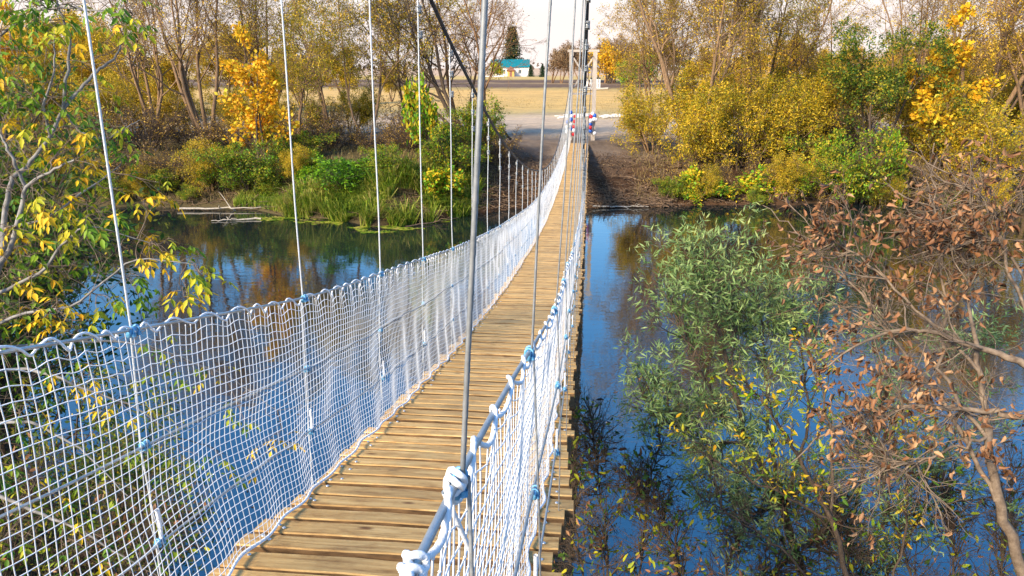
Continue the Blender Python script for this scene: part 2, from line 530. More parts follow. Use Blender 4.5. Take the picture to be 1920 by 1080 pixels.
def terrain():
    xs = np.concatenate([-np.geomspace(1800, 46, 34), np.arange(-45, 50, 0.45), np.geomspace(51, 1900, 34)])
    ys = np.concatenate([np.linspace(-60, -5, 12), np.arange(-4, 12, 0.5), np.linspace(13, 29, 9), np.arange(30, 62, 0.42), np.geomspace(62.5, 4500, 75)])
    X, Y = np.meshgrid(xs, ys)
    Z = ground_z(X, Y)
    v = np.stack([X, Y, Z], -1).reshape(-1, 3)
    ny, nx = X.shape
    i = np.arange(ny * nx).reshape(ny, nx)
    f = np.stack([i[:-1, :-1], i[:-1, 1:], i[1:, 1:], i[1:, :-1]], -1).reshape(-1, 4)
    m, n, l, b = mat('earth_and_field', (0.2, 0.15, 0.1), 0.95, 0, 0.15)
    t = n.new('ShaderNodeTexCoord')
    sep = n.new('ShaderNodeSeparateXYZ')
    l.new(t.outputs['Object'], sep.inputs[0])
    big = noise(n, l, 0.11, 4, 0.6, t.outputs['Object'])
    warp = n.new('ShaderNodeMath'); warp.operation = 'MULTIPLY_ADD'
    warp.inputs[1].default_value = 22.0
    l.new(big.outputs['Fac'], warp.inputs[0])
    l.new(sep.outputs['Y'], warp.inputs[2])                      # y + noise*22 (about +11)
    sc = n.new('ShaderNodeMath'); sc.operation = 'MULTIPLY'; sc.inputs[1].default_value = 1 / 400.0
    l.new(warp.outputs[0], sc.inputs[0])
    q = lambda y: (y + 11) / 400.0
    mud, mud2 = (0.042, 0.023, 0.013), (0.085, 0.046, 0.025)
    sand, sand2 = (0.50, 0.38, 0.27), (0.44, 0.34, 0.25)
    grass, grass2 = (0.50, 0.33, 0.12), (0.54, 0.34, 0.12)
    soil = (0.12, 0.075, 0.055)
    r = ramp(n, [(0.0, (0.07, 0.055, 0.03)), (q(30), mud), (q(44), mud2), (q(50), (0.20, 0.155, 0.12)), (q(57), sand), (q(70), sand2), (q(79), (0.38, 0.29, 0.13)),
                 (q(92), grass), (q(140), grass2), (q(154), (0.36, 0.26, 0.10)), (q(166), soil), (q(188), (0.16, 0.105, 0.07)), (q(196), (0.30, 0.21, 0.11)), (q(203), soil), (q(226), (0.14, 0.09, 0.06)), (q(240), (0.46, 0.33, 0.12)), (q(290), (0.48, 0.34, 0.14)), (q(360), (0.48, 0.34, 0.23))])
    l.new(sc.outputs[0], r.inputs[0])
    fine = noise(n, l, 2.2, 8, 0.72, t.outputs['Object'])
    r2 = ramp(n, [(0.25, (0.62, 0.58, 0.56)), (0.5, (1, 1, 1)), (0.75, (1.3, 1.28, 1.2))])
    l.new(fine.outputs['Fac'], r2.inputs[0])
    mm = n.new('ShaderNodeMixRGB'); mm.blend_type = 'MULTIPLY'; mm.inputs[0].default_value = 0.85
    l.new(r.outputs[0], mm.inputs[1]); l.new(r2.outputs[0], mm.inputs[2])
    # streaks of ruts and dry stems along the field
    mp = n.new('ShaderNodeMapping'); mp.inputs['Scale'].default_value = (0.10, 0.5, 1)
    l.new(t.outputs['Object'], mp.inputs[0])
    stn = noise(n, l, 1.0, 7, 0.7, mp.outputs[0], 0.6)
    r3 = ramp(n, [(0.3, (0.55, 0.54, 0.50)), (0.5, (1, 1, 1)), (0.7, (1.35, 1.25, 1.05))])
    l.new(stn.outputs['Fac'], r3.inputs[0])
    m3 = n.new('ShaderNodeMixRGB'); m3.blend_type = 'MULTIPLY'; m3.inputs[0].default_value = 0.8
    l.new(mm.outputs[0], m3.inputs[1]); l.new(r3.outputs[0], m3.inputs[2])
    # green-brown turf away from the bare track either side of the bridge
    dx = n.new('ShaderNodeMath'); dx.operation = 'SUBTRACT'; dx.inputs[1].default_value = 3.0
    l.new(sep.outputs['X'], dx.inputs[0])
    ab = n.new('ShaderNodeMath'); ab.operation = 'ABSOLUTE'
    l.new(dx.outputs[0], ab.inputs[0])
    wv = n.new('ShaderNodeMath'); wv.operation = 'MULTIPLY_ADD'; wv.inputs[1].default_value = 8.0
    l.new(fine.outputs['Fac'], wv.inputs[0]); l.new(ab.outputs[0], wv.inputs[2])
    mk = n.new('ShaderNodeMapRange'); mk.inputs['From Min'].default_value = 12; mk.inputs['From Max'].default_value = 19
    l.new(wv.outputs[0], mk.inputs[0])
    yk = n.new('ShaderNodeMapRange'); yk.inputs['From Min'].default_value = 56; yk.inputs['From Max'].default_value = 44
    l.new(sep.outputs['Y'], yk.inputs[0])
    yk2 = n.new('ShaderNodeMath'); yk2.operation = 'MULTIPLY'
    l.new(mk.outputs[0], yk2.inputs[0]); l.new(yk.outputs[0], yk2.inputs[1])
    m4 = n.new('ShaderNodeMixRGB'); m4.inputs[2].default_value = (0.085, 0.065, 0.03, 1)
    l.new(yk2.outputs[0], m4.inputs[0]); l.new(m3.outputs[0], m4.inputs[1])
    l.new(m4.outputs[0], b.inputs['Base Color'])
    bump(n, l, fine.outputs['Fac'], b, 0.9, 0.12)
    g = Geo().add(v, f)
    o = g.obj('ground', m, kind='structure')
    return o


terrain()


def water():
    m, n, l, b = mat('river_water', (0.006, 0.012, 0.014), 0.015, 0, 1.0)
    b.inputs['IOR'].default_value = 2.2
    b.inputs['Specular IOR Level'].default_value = 1.0
    t = n.new('ShaderNodeTexCoord')
    mp = n.new('ShaderNodeMapping'); mp.inputs['Scale'].default_value = (0.8, 1.6, 1)
    l.new(t.outputs['Object'], mp.inputs[0])
    a = noise(n, l, 2.2, 3, 0.55, mp.outputs[0], 0.4)
    bump(n, l, a.outputs['Fac'], b, 0.07, 0.05)
    mask = noise(n, l, 0.16, 2, 0.5, t.outputs['Object'])
    rr = ramp(n, [(0.42, (0.01, 0.01, 0.01)), (0.6, (0.03, 0.03, 0.03))])
    l.new(mask.outputs['Fac'], rr.inputs[0])
    l.new(rr.outputs[0], b.inputs['Roughness'])
    v = [(-300, -10, 0), (300, -10, 0), (300, 75, 0), (-300, 75, 0)]
    Geo().add(v, [(0, 1, 2, 3)]).obj('water', m, kind='structure', smooth=False)


water()

# ------------------------------------------------------------------ the suspension bridge
deck = smooth_curve([-4, -1, 0, 2.22, 3.4, 5.5, 10.2, 12.8, 21.9, 28, 33, 40, 49.5], [-1.1, -1.36, -1.45, -1.74, -2.0, -2.42, -3.17, -3.5, -4.42, -4.72, -4.84, -4.82, -4.60])
rail = smooth_curve([-4, -1, 0.72, 1.8, 3.0, 4.1, 5.5, 6.6, 8.8, 11.9, 16.6, 25, 38, 49.5], [-0.05, -0.22, -0.44, -0.69, -0.97, -1.17, -1.42, -1.61, -1.95, -2.37, -2.93, -3.48, -3.66, -3.5])
cable = smooth_curve([-4, 0, 3, 5.76, 8.2, 10, 12.5, 15.3, 19.3, 24, 28, 33, 38, 43, 49.3], [5.4, 3.2, 1.7, 0.5, -0.32, -0.86, -1.46, -2.0, -2.55, -2.93, -2.95, -2.6, -1.85, -0.85, 0.75])
END = 49.2
bridge = thing('suspension_bridge', 'narrow wooden plank suspension footbridge with white rope netting sides crossing the river', 'footbridge', (0, 0, 0))


def rail_x(side, y):
    return side * (0.55 + 0.012 * vnoise(y * 0.8, 0 * y, 11 + side))


def cable_x(side, y):
    h = cable(y) - rail(y)
    return 0.54 + 0.047 * h if side > 0 else -0.55 + 0.012 * h


def build_bridge():
    rng = np.random.default_rng(5)
    # planks
    meshes, geos, n_pl, far_pl = [], [], 0, Geo()
    for k in range(8):
        nx = 9
        w = 0.113 + 0.008 * rng.random()
        L = 0.60
        xs = np.linspace(-L, L, nx)
        fr = -w / 2 + 0.0045 * rng.normal(size=nx).cumsum() * 0.5
        bk = w / 2 + 0.0045 * rng.normal(size=nx).cumsum() * 0.5
        top = 0.0015 * rng.normal(size=nx)
        e = 0.005
        g = Geo()
        ring = []
        for i in range(nx):
            ring.append([(xs[i], fr[i], -0.038), (xs[i], fr[i], top[i] - e), (xs[i], fr[i] + e, top[i]), (xs[i], bk[i] - e, top[i]), (xs[i], bk[i], top[i] - e), (xs[i], bk[i], -0.038)])
        ring = np.array(ring)
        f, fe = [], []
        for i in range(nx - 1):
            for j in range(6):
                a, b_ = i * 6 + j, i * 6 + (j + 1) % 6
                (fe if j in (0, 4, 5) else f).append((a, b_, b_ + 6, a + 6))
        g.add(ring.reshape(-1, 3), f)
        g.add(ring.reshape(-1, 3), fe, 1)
        g.add(ring[0], [(5, 4, 3, 2, 1, 0)])
        g.add(ring[-1], [(0, 1, 2, 3, 4, 5)])
        geos.append(g)
        meshes.append(g.mesh('plank', [M['plank'], M['plank_edge_shade']], smooth=False))
    y = 0.9
    screws = Geo()
    while y < END:
        vi = rng.integers(8)
        n_pl += 1
        if n_pl > 295:          # the farthest slats, a pixel or less each, are one part
            zz = EYE + float(deck(y))
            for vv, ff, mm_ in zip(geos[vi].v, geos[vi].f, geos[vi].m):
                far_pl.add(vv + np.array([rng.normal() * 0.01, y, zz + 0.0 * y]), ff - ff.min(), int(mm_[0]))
            y += 0.143 + 0.010 * rng.random()
            continue
        o = link('plank', meshes[vi], bridge)
        z = EYE + float(deck(y))
        sl = math.atan2(float(deck(y + 0.1) - deck(y - 0.1)), 0.2)
        ox = rng.normal() * 0.016
        wave = 0.015 * float(vnoise(y * 0.9, 0.0, 31))
        o.location = (ox + wave, y, z + rng.normal() * 0.0025)
        o.rotation_euler = (sl + rng.normal() * 0.012, rng.normal() * 0.003, rng.normal() * 0.006)
        o.scale = (1.025 + rng.normal() * 0.008, 0.94 + 0.1 * rng.random(), 1)
        if y < 14:
            for sx in (-0.545, -0.50, 0.545, 0.5):
                if abs(sx) > 0.52 or rng.random() < 0.5:
                    yy = y + rng.uniform(-0.035, 0.035)
                    c = np.array([sx + rng.normal() * 0.01 + ox, yy, EYE + float(deck(yy)) + 0.004])
                    v, f = ball(c, 0.0085, 8, 4, 0.45)
                    screws.add(v, f)
        y += 0.142 + 0.011 * rng.random() + (0.008 if rng.random() < 0.15 else 0)
    far_pl.obj('far_planks', [M['plank'], M['plank_edge_shade']], bridge, smooth=False, kind='stuff')
    screws.obj('screw_heads', M['zinc'], bridge, kind='stuff')
    # lengthwise bearer cables and cross beams below the planks
    ys = np.linspace(-1.6, END, 90)
    for bx in (-0.5, -0.17, 0.17, 0.5):
        pts = np.stack([np.full_like(ys, bx), ys, EYE + deck(ys) - 0.052], -1)
        Geo().add(*tubes(pts, 0.012, 6)).obj('bearer_cable', M['steel_dark'], bridge)
    # hangers
    lefts = [-0.6, 0.6] + [1.8 + 1.2 * k for k in range(39)]
    rights = [-0.45, 0.72, 1.67] + [2.87 + 1.2 * k for k in range(38)]
    node_y = {-1: [v for v in lefts if v < 48.7], 1: [v for v in rights if v < 48.7]}
    beam = Geo().add(*box(-0.62, 0.62, -0.045, 0.045, -0.16, -0.068)).mesh('cross_beam', M['timber_under'], smooth=False)
    for yy in node_y[-1]:
        link('cross_beam', beam, bridge, loc=(0, yy, EYE + float(deck(yy))))

    def clip_geo(g, c, axis, s=1.0, mi=0):
        """a wire rope clip: saddle, U bolt and two nuts"""
        c = np.array(c, float)
        ax = unit(np.array(axis, float))
        sd = unit(np.cross(ax, [0, 0, 1.0]) + np.array([1e-4, 0, 0]))
        up = np.cross(sd, ax)
        for k in (-1, 1):
            cc = c + ax * k * 0.018 * s
            th = np.linspace(0, np.pi, 8)
            arc = cc + np.outer(np.cos(th), sd) * 0.013 * s + np.outer(np.sin(th), up) * 0.014 * s
            arc = np.concatenate([[arc[0] - up * 0.022 * s], arc, [arc[-1] - up * 0.022 * s]])
            g.add(*tubes(arc, 0.004 * s, 6), mi)
            for q in (-1, 1):
                v, f = tubes(np.array([cc + sd * q * 0.013 * s - up * 0.024 * s, cc + sd * q * 0.013 * s - up * 0.012 * s]), 0.0085 * s, 6)
                g.add(v, f, mi)
        g.add(*bar(c - ax * 0.03 * s - up * 0.010 * s, c + ax * 0.03 * s - up * 0.010 * s, 0.034 * s, 0.014 * s), mi)

    near_clip = Geo(); clip_geo(near_clip, (0, 0, 0), (0, 1, -0.15))
    me_clip = near_clip.mesh('rope_clip', M['clip_blue'])
    up_clip = Geo(); clip_geo(up_clip, (0, 0, 0), (0, 0.05, 1))
    me_up = up_clip.mesh('rope_clip', M['steel_dark'])
    for side in (-1, 1):
        for yy in node_y[side]:
            zr, zd, zc = EYE + float(rail(yy)), EYE + float(deck(yy)), EYE + float(cable(yy))
            xr, xc = float(rail_x(side, yy)), float(cable_x(side, yy))
            near = yy < 3.5
            step = 0.006 if near else 0.08
            ztop = min(zc, EYE + 3.5)
            k = max(4, int((ztop - zr) / step))
            t = np.linspace(0, 1, k)
            seg = np.stack([xr + (xc - xr) * t * ((ztop - zr) / max(zc - zr, 1e-3)) + side * 0.006, np.full(k, yy), zr + (ztop - zr) * t], -1)
            jit = 0.004 if yy > 8 else 0.0015
            seg[:, 0] += jit * vnoise(t * 5, 0 * t, yy) + 0.007 * vnoise(t * 2.2, 0 * t, yy + 3) * np.minimum(1, t * 6)
            g = Geo()
            matn = 'steel_dark' if side > 0 and yy < 6 else ('steel_pale' if side < 0 else 'steel')
            r0 = (0.0030 if side > 0 else 0.0033) if yy < 4 else 0.0040 + 0.0001 * yy
            g.add(*tubes(seg, r0, 12 if near else 6, lobes=6 if near else 0, twist=75))
            # slack lower length down to the cross beam
            k = 60 if near else 14
            t = np.linspace(0, 1, k)
            bow = 0.035 * rng.normal() if side > 0 else 0.012 * rng.normal()
            lo = np.stack([xr + side * (0.010 + 0.02 * np.sin(t * np.pi)) + 0 * t + (side * 0.60 - xr) * t ** 3 * 0.6, yy + bow * np.sin(t * np.pi * 1.3) + 0.008 * vnoise(t * 6, 0 * t, yy * 3.1), zr - 0.0 + (zd - 0.10 - zr) * t], -1)
            g.add(*tubes(lo, 0.0026, 8 if near else 5))
            h = g.obj('hanger_rope', M[matn], bridge)
            if yy < 30:
                link('rope_clip', me_clip, h, loc=(xr, yy, zr), sc=0.62 if side > 0 and yy < 1 else 0.72)
                for q, fr in enumerate((0.36, 0.69)):
                    z = zr + (zd - zr) * fr
                    link('rope_clip', me_clip, h, loc=(xr + side * 0.02, yy + bow * math.sin(fr * math.pi * 1.3), z), sc=0.62)
                if yy > 5:
                    for q in range(3):
                        link('rope_clip', me_up, h, loc=(xc + side * 0.006, yy, zc - 0.08 - 0.17 * q), sc=0.95)
                # turnback tail of the rope above the lower clip
                tl = Geo()
                z = zr + (zd - zr) * 0.69
                tl.add(*tubes(np.array([[xr + side * 0.02, yy + 0.01, z], [xr + side * 0.02, yy + 0.013, z + 0.05], [xr + side * 0.02, yy + 0.008, z + 0.10]]), 0.006, 6))
                tl.obj('rope_tail', M['rope'], h)
    # main cables, rail cables, mid cables
    ys = np.linspace(-3.5, 49.3, 260)
    for side in (-1, 1):
        pts = np.stack([cable_x(side, ys), ys, EYE + cable(ys)], -1)
        mc = Geo().add(*tubes(pts, 0.016, 8)).obj('main_cable', M['cable_black'], bridge)
        ys2 = np.arange(-1.6, END, 0.01)
        if side:
            pts = np.stack([rail_x(side, ys2), ys2, EYE + rail(ys2)], -1)
            Geo().add(*tubes(pts, 0.0048, 8)).obj('rail_cable', M['steel'], bridge)
        ys3 = np.arange(-1.6, END, 0.12)
        for fr in (0.36, 0.69):
            ny = np.array(node_y[side])
            sag = 0.010 * vnoise(ys3 * 1.3, 0 * ys3, fr * 10 + side)
            pts = np.stack([rail_x(side, ys3) + side * 0.016, ys3, EYE + rail(ys3) + (deck(ys3) - rail(ys3)) * fr + sag], -1)
            Geo().add(*tubes(pts, 0.0042, 5)).obj('middle_cable', M['steel'], bridge)
    # white border rope wound round the rail cable, and the net
    for side in (-1, 1):
        yy = np.arange(-1.5, END - 0.1, 0.0125)
        ph = np.cumsum(0.0125 / ((0.15 if side < 0 else 0.21) + 0.085 * vnoise(yy * 2.3, 0 * yy, 21 + side))) * 2 * np.pi
        sl = 0.5 + 0.5 * vnoise(yy * 1.1, 0 * yy, 41 + side)
        dip = ((0.012 if side > 0 else 0.006) + (0.034 if side > 0 else 0.026) * sl * sl) * (0.5 - 0.5 * np.cos(ph))
        am = 0.75 + 0.35 * vnoise(yy * 3.7, 0 * yy, 57)
        ex = rail_x(side, yy) + (0.0095 if side > 0 else 0.011) * am * np.sin(ph + 0.5 * np.sin(ph * 0.5)) * (-side) + 0.003 * vnoise(yy * 31, 0 * yy, 51)
        ez = EYE + rail(yy) + (0.0125 if side < 0 else 0.009) * np.cos(ph) - dip * 0.9 + 0.003 * vnoise(yy * 29, 0 * yy, 52)
        ey = yy + 0.012 * np.sin(ph * 0.5)
        rr0 = 0.0040 if side > 0 else 0.0033
        nr = yy < 3.6
        y4 = np.arange(-0.6 if side < 0 else 0.2, 3.6, 0.0035)
        fine_ = np.stack([np.interp(y4, yy, ex), np.interp(y4, yy, ey), np.interp(y4, yy, ez)], -1)
        for _ in range(3):
            fine_[1:-1] = (fine_[:-2] + 2 * fine_[1:-1] + fine_[2:]) / 4
        far_ = np.stack([ex, ey, ez], -1)[yy >= 3.58]
        gr = Geo().add(*tubes(fine_, rr0, 12, lobes=3, twist=150)).add(*tubes(far_, rr0, 7))
        gr.obj('border_rope', M['rope'], bridge)
        # loose loops hanging where the rope is hitched over the rail
        CS = 0.032
        cols = np.arange(-1.5, END - 0.15, CS)
        NR = 28
        topz = np.interp(cols, yy, ez)
        topx = np.interp(cols, yy, ex)
        scal = 0.02 * (0.5 - 0.5 * np.cos(cols * 2 * np.pi / 0.37))
        botz = EYE + deck(cols) + 0.006 + 0.012 * (0.5 + 0.5 * vnoise(cols * 2.1, 0 * cols, 61))
        botx = side * ((0.555 if side < 0 else 0.515) - 0.020 * (0.5 - 0.5 * np.cos(cols * 2 * np.pi / 0.37)) + 0.010 * vnoise(cols * 0.9, 0 * cols, 63))
        T = np.linspace(0, 1, NR + 1)[None, :]
        Yc = cols[:, None] + 0 * T
        hump = np.sin(np.pi * T)
        # netting: slack bays, drag lines and an uneven mesh
        sx = 0.016 * vnoise(Yc * 0.55 + T * 0.7, T * 1.6, 70 + side) + 0.012 * vnoise(Yc * 3 + T, T * 4, 71)
        sy = 0.032 * hump * vnoise(Yc * 0.9, T * 2.0, 72 + side) + 0.007 * vnoise(Yc * 5, T * 7, 73) + 0.010 * np.sin(2 * np.pi * Yc / 1.2 + side) * hump
        sz = 0.020 * hump * vnoise(Yc * 1.4, T * 2.5, 74 + side) + 0.006 * vnoise(Yc * 5, T * 8, 75) + 0.012 * np.sin(2 * np.pi * (Yc - 1.8) / 1.2) * hump
        base = EYE + rail(cols) - 0.02
        fade = 0.8 * (1 - T) ** 12
        X = rail_x(side, cols)[:, None] * (1 - T) + (topx - rail_x(side, cols))[:, None] * fade + botx[:, None] * T + (side < 0) * side * 0.012 * hump + (sx - (side > 0) * 0.012) * hump
        Z = base[:, None] * (1 - T) + (topz - base)[:, None] * fade + botz[:, None] * T + sz
        Yv = Yc + sy
        grid = np.stack([X, Yv, Z], -1)
        r = 0.0015 if side > 0 else 0.0017
        gn = Geo()
        gn.add(*tubes(np.transpose(grid, (1, 0, 2))[1:], r, 3))
        gn.add(*tubes(grid, r, 3))
        kn = grid[cols < 4.0].reshape(-1, 3)            # knots, near ones only
        o6 = np.array([(1, 0, 0), (-1, 0, 0), (0, 1, 0), (0, -1, 0), (0, 0, 1), (0, 0, -1)], float) * r * 1.7
        fk = np.array([(0, 2, 4), (2, 1, 4), (1, 3, 4), (3, 0, 4), (2, 0, 5), (1, 2, 5), (3, 1, 5), (0, 3, 5)])
        kv = (kn[:, None] + o6[None]).reshape(-1, 3)
        kf = (fk[None] + 6 * np.arange(len(kn))[:, None, None]).reshape(-1, 3)
        gn.add(kv, kf)
        gn.obj('safety_net', M['cord'], bridge, kind='stuff')
        bot = grid[:, -1].copy()
        bot[:, 2] += 0.004
        bot[:, 0] += side * 0.006 * np.sin(cols * 9)
        Geo().add(*tubes(bot, 0.0058, 6)).obj('bottom_rope', M['rope'], bridge)
    # thick hitches of rope at the near right rail
    for yy in (0.50, 0.69):
        th = np.linspace(0, 2 * np.pi * 1.6, 110)
        z0, x0 = EYE + float(rail(yy)), float(rail_x(1, yy))
        pts = np.stack([x0 + 0.0095 * np.cos(th), yy + 0.016 * th / 6 + 0.005 * np.sin(th * 2 + yy * 40), z0 + 0.011 * np.sin(th)], -1)
        tail = np.stack([x0 - 0.012 + np.linspace(0, 0.02, 9), yy + np.linspace(0.01, 0.05, 9), z0 - np.linspace(0.01, 0.11, 9)], -1)
        Geo().add(*tubes(pts, 0.0036, 12, lobes=3, twist=190)).add(*tubes(tail, 0.0032, 8)).obj('rope_hitch', M['rope'], bridge)


build_bridge()


def build_tower():
    y0 = 49.3
    z0 = float(ground_z(0, y0)) - 0.1
    t = thing('bridge_portal', 'pale timber portal frame with crossed braces at the far end of the footbridge', 'portal', (0, y0, z0))
    top = EYE + 0.95 - z0
    xs = (-0.62, 0.88)
    for x in xs:
        Geo().add(*bar((x, 0, 0), (x, 0, top), 0.26, 0.24)).obj('post', M['timber_pale'], t, smooth=False)
        Geo().add(*bar((x, 2.2, 0), (x, 0.16, top - 0.8), 0.14)).obj('raking_strut', M['timber_pale'], t, smooth=False)
    Geo().add(*box(xs[0] - 0.25, xs[1] + 0.25, -0.13, 0.13, top + 0.003, top + 0.15)).obj('top_beam', M['timber_pale'], t, smooth=False)
    Geo().add(*bar((xs[0] + 0.14, 0, top - 2.55), (xs[1] - 0.14, 0, top - 2.55), 0.12, 0.16)).obj('cross_rail', M['timber_pale'], t, smooth=False)
    Geo().add(*bar((xs[0] + 0.14, -0.06, top - 0.35), (xs[1] - 0.14, -0.06, top - 2.2), 0.10, 0.06)).obj('brace', M['timber_pale'], t, smooth=False)
    Geo().add(*bar((xs[0] + 0.14, 0.06, top - 2.2), (xs[1] - 0.14, 0.06, top - 0.35), 0.10, 0.06)).obj('brace', M['timber_pale'], t, smooth=False)
    rng = random.Random(3)
    # balloon garlands tied to both posts
    meshes = {c: Geo().add(*ball((0, 0, 0), 0.125, 12, 8, 1.12)).mesh('balloon', M['balloon_' + c]) for c in ('red', 'white', 'blue')}
    seqs = {-1: [(0, 2.05, 'blue'), (.05, 1.85, 'white'), (.28, 1.82, 'red'), (.02, 1.62, 'blue'), (.26, 1.5, 'red'), (-.2, 1.45, 'blue'), (-.24, 1.12, 'white'), (.22, 1.15, 'red'),
                 (-.22, .85, 'white'), (.2, .92, 'white'), (.02, 1.3, 'white'), (.2, .68, 'red'), (.02, 1.02, 'blue')],
            1: [(0, 1.98, 'white'), (.12, 1.86, 'blue'), (-.1, 1.8, 'red'), (-.12, 1.55, 'white'), (.1, 1.65, 'white'), (-.12, 1.34, 'blue'), (-.12, 1.12, 'red'), (-.12, .9, 'blue'), (.2, 1.62, 'white'), (.16, .75, 'white')]}
    for side, seq in seqs.items():
        x = xs[0] if side < 0 else xs[1]
        lab = 'bunch of red, white and blue balloons tied to the %s post of the portal' % ('left' if side < 0 else 'right')
        gth = thing('balloon_garland', lab, 'balloons', (x + (0.05 if side < 0 else -0.05), y0 - 0.32, z0), 0)
        for bx, bz, c in seq:
            link('balloon', meshes[c], gth, loc=(bx, rng.uniform(-0.08, 0.08), bz - 0.15), sc=rng.uniform(0.85, 1.08))
        Geo().add(*tubes(np.array([[0, 0.12, 0.4], [0.0, 0.1, 1.2], [0, 0.12, 2.1]]), 0.01, 5)).obj('string', M['rope'], gth)


build_tower()

# ------------------------------------------------------------------ house, porch, distant things
def build_house():
    D = 300
    a = PC(922, D, 4); b2 = PC(991, D, 4)
    z0 = float(ground_z(*((a + b2) / 2))) - 0.1
    L = float(np.linalg.norm(b2 - a))
    t = thing('farmhouse', 'white single storey house with teal metal roof far across the field', 'house', ((a[0] + b2[0]) / 2, (a[1] + b2[1]) / 2, z0), YAW - rad(1))
    h, dp, rh = 3.5, 7.5, 3.0
    Geo().add(*box(-L / 2, L / 2, 0, dp, 0, h)).obj('wall', M['plaster'], t, smooth=False)
    g = Geo()
    e = 0.5
    v = [(-L / 2 - e, -e, h), (L / 2 + e, -e, h), (L / 2 + e, dp / 2, h + rh), (-L / 2 - e, dp / 2, h + rh), (-L / 2 - e, dp + e, h), (L / 2 + e, dp + e, h)]
    g.add(v, [(0, 1, 2, 3), (3, 2, 5, 4), (0, 4, 5, 1)])
    g.add(v, [(0, 3, 4), (1, 5, 2)])
    rf = g.obj('roof', M['roof_teal'], t, smooth=False)
    sm = Geo()
    for i in range(28):
        x = -L / 2 - e + (L + 2 * e) * (i + 0.5) / 28
        sm.add(*bar((x, -e, h + 0.02), (x, dp / 2, h + rh + 0.02), 0.06, 0.06))
    sm.obj('roof_seams', M['roof_teal'], rf, smooth=False, kind='stuff')
    for x in (-L / 2 + 1.8, -2.5, L / 2 - 6.0, L / 2 - 3.4):
        w = Geo().add(*box(x - 0.55, x + 0.55, -0.06, -0.005, 1.2, 2.6)).obj('window', M['glass'], t, smooth=False)
        g = Geo()
        for q in (box(x - 0.66, x - 0.55, -0.09, -0.004, 1.1, 2.7), box(x + 0.55, x + 0.66, -0.09, -0.004, 1.1, 2.7), box(x - 0.55, x + 0.55, -0.09, -0.004, 2.6, 2.7), box(x - 0.55, x + 0.55, -0.09, -0.004, 1.1, 1.2), box(x - 0.03, x + 0.03, -0.09, -0.062, 1.2, 2.6)):
            g.add(*q)
        g.obj('frame', M['white_paint'], w, smooth=False)
    px = 0.3
    Geo().add(*box(px - 1.3, px + 1.3, -2.6, -0.01, 0, 2.3)).obj('porch', M['porch_wall'], t, smooth=False)
    v = [(px - 1.8, -3.1, 2.3), (px + 1.8, -3.1, 2.3), (px, -3.1, 4.0), (px - 1.8, -0.01, 2.3), (px + 1.8, -0.01, 2.3), (px, -0.01, 4.0)]
    g = Geo().add(v, [(0, 1, 2), (3, 5, 4)])
    g.add(v, [(0, 2, 5, 3), (1, 4, 5, 2), (0, 3, 4, 1)])
    g.obj('porch_roof', M['porch_roof'], t, smooth=False)
    Geo().add(*box(px - 0.45, px + 0.45, -2.65, -2.605, 0, 2.0)).obj('door', M['porch_roof'], t, smooth=False)
    # low pale walls and planks in front
    for (pa, pb, yy, hh, nm, lab) in ((905, 945, 270, 0.8, 'garden_wall', 'long low pale wall in front of the white farmhouse'),):
        p, q = PC(pa, yy, 4), PC(pb, yy, 4)
        z = float(ground_z(*p))
        o = Geo().add(*bar((*p, z + hh / 2), (*q, z + hh / 2), 0.35, hh)).obj(nm, M['white_paint'], smooth=False)
        tag(o, lab, 'wall')
    # white lattice gate frame beyond the portal
    c = PC(1113, 150, 3.5); z = float(ground_z(*c)) - 0.05
    t = thing('white_shelter', 'small white shelter with dark post caps beyond the timber portal', 'shelter', (c[0], c[1], z), YAW, sc=(0.75, 0.75, 0.68))
    for x in (-1.7, -0.6, 1.0, 1.6):
        for yy in (0, 1.6):
            p = Geo().add(*bar((x, yy, 0), (x, yy, 3.0), 0.22)).obj('post', M['white_paint'], t, smooth=False)
            Geo().add(*bar((x, yy, 3.003), (x, yy, 3.4), 0.3)).obj('post_cap', M['cable_black'], p, smooth=False)
    for zz in (0.6, 1.9):
        Geo().add(*bar((-1.55, 0, zz), (1.5, 0, zz), 0.10, 0.06)).obj('rail', M['white_paint'], t, smooth=False)
    o = Geo().add(*tubes(np.array([PC(1085, 140, 3.5).tolist() + [float(ground_z(*PC(1085, 140, 3.5))) + .25], PC(1115, 141, 3.5).tolist() + [float(ground_z(*PC(1115, 141, 3.5))) + .3], PC(1141, 140, 3.5).tolist() + [float(ground_z(*PC(1141, 140, 3.5))) + .55]]), [[0.12, 0.17, 0.22]], 8)).obj('fallen_log', M['driftwood'])
    tag(o, 'long bleached fallen log lying in front of the small white shelter', 'log')


build_house()

# ------------------------------------------------------------------ plants
UP = np.array([0, 0, 1.0])


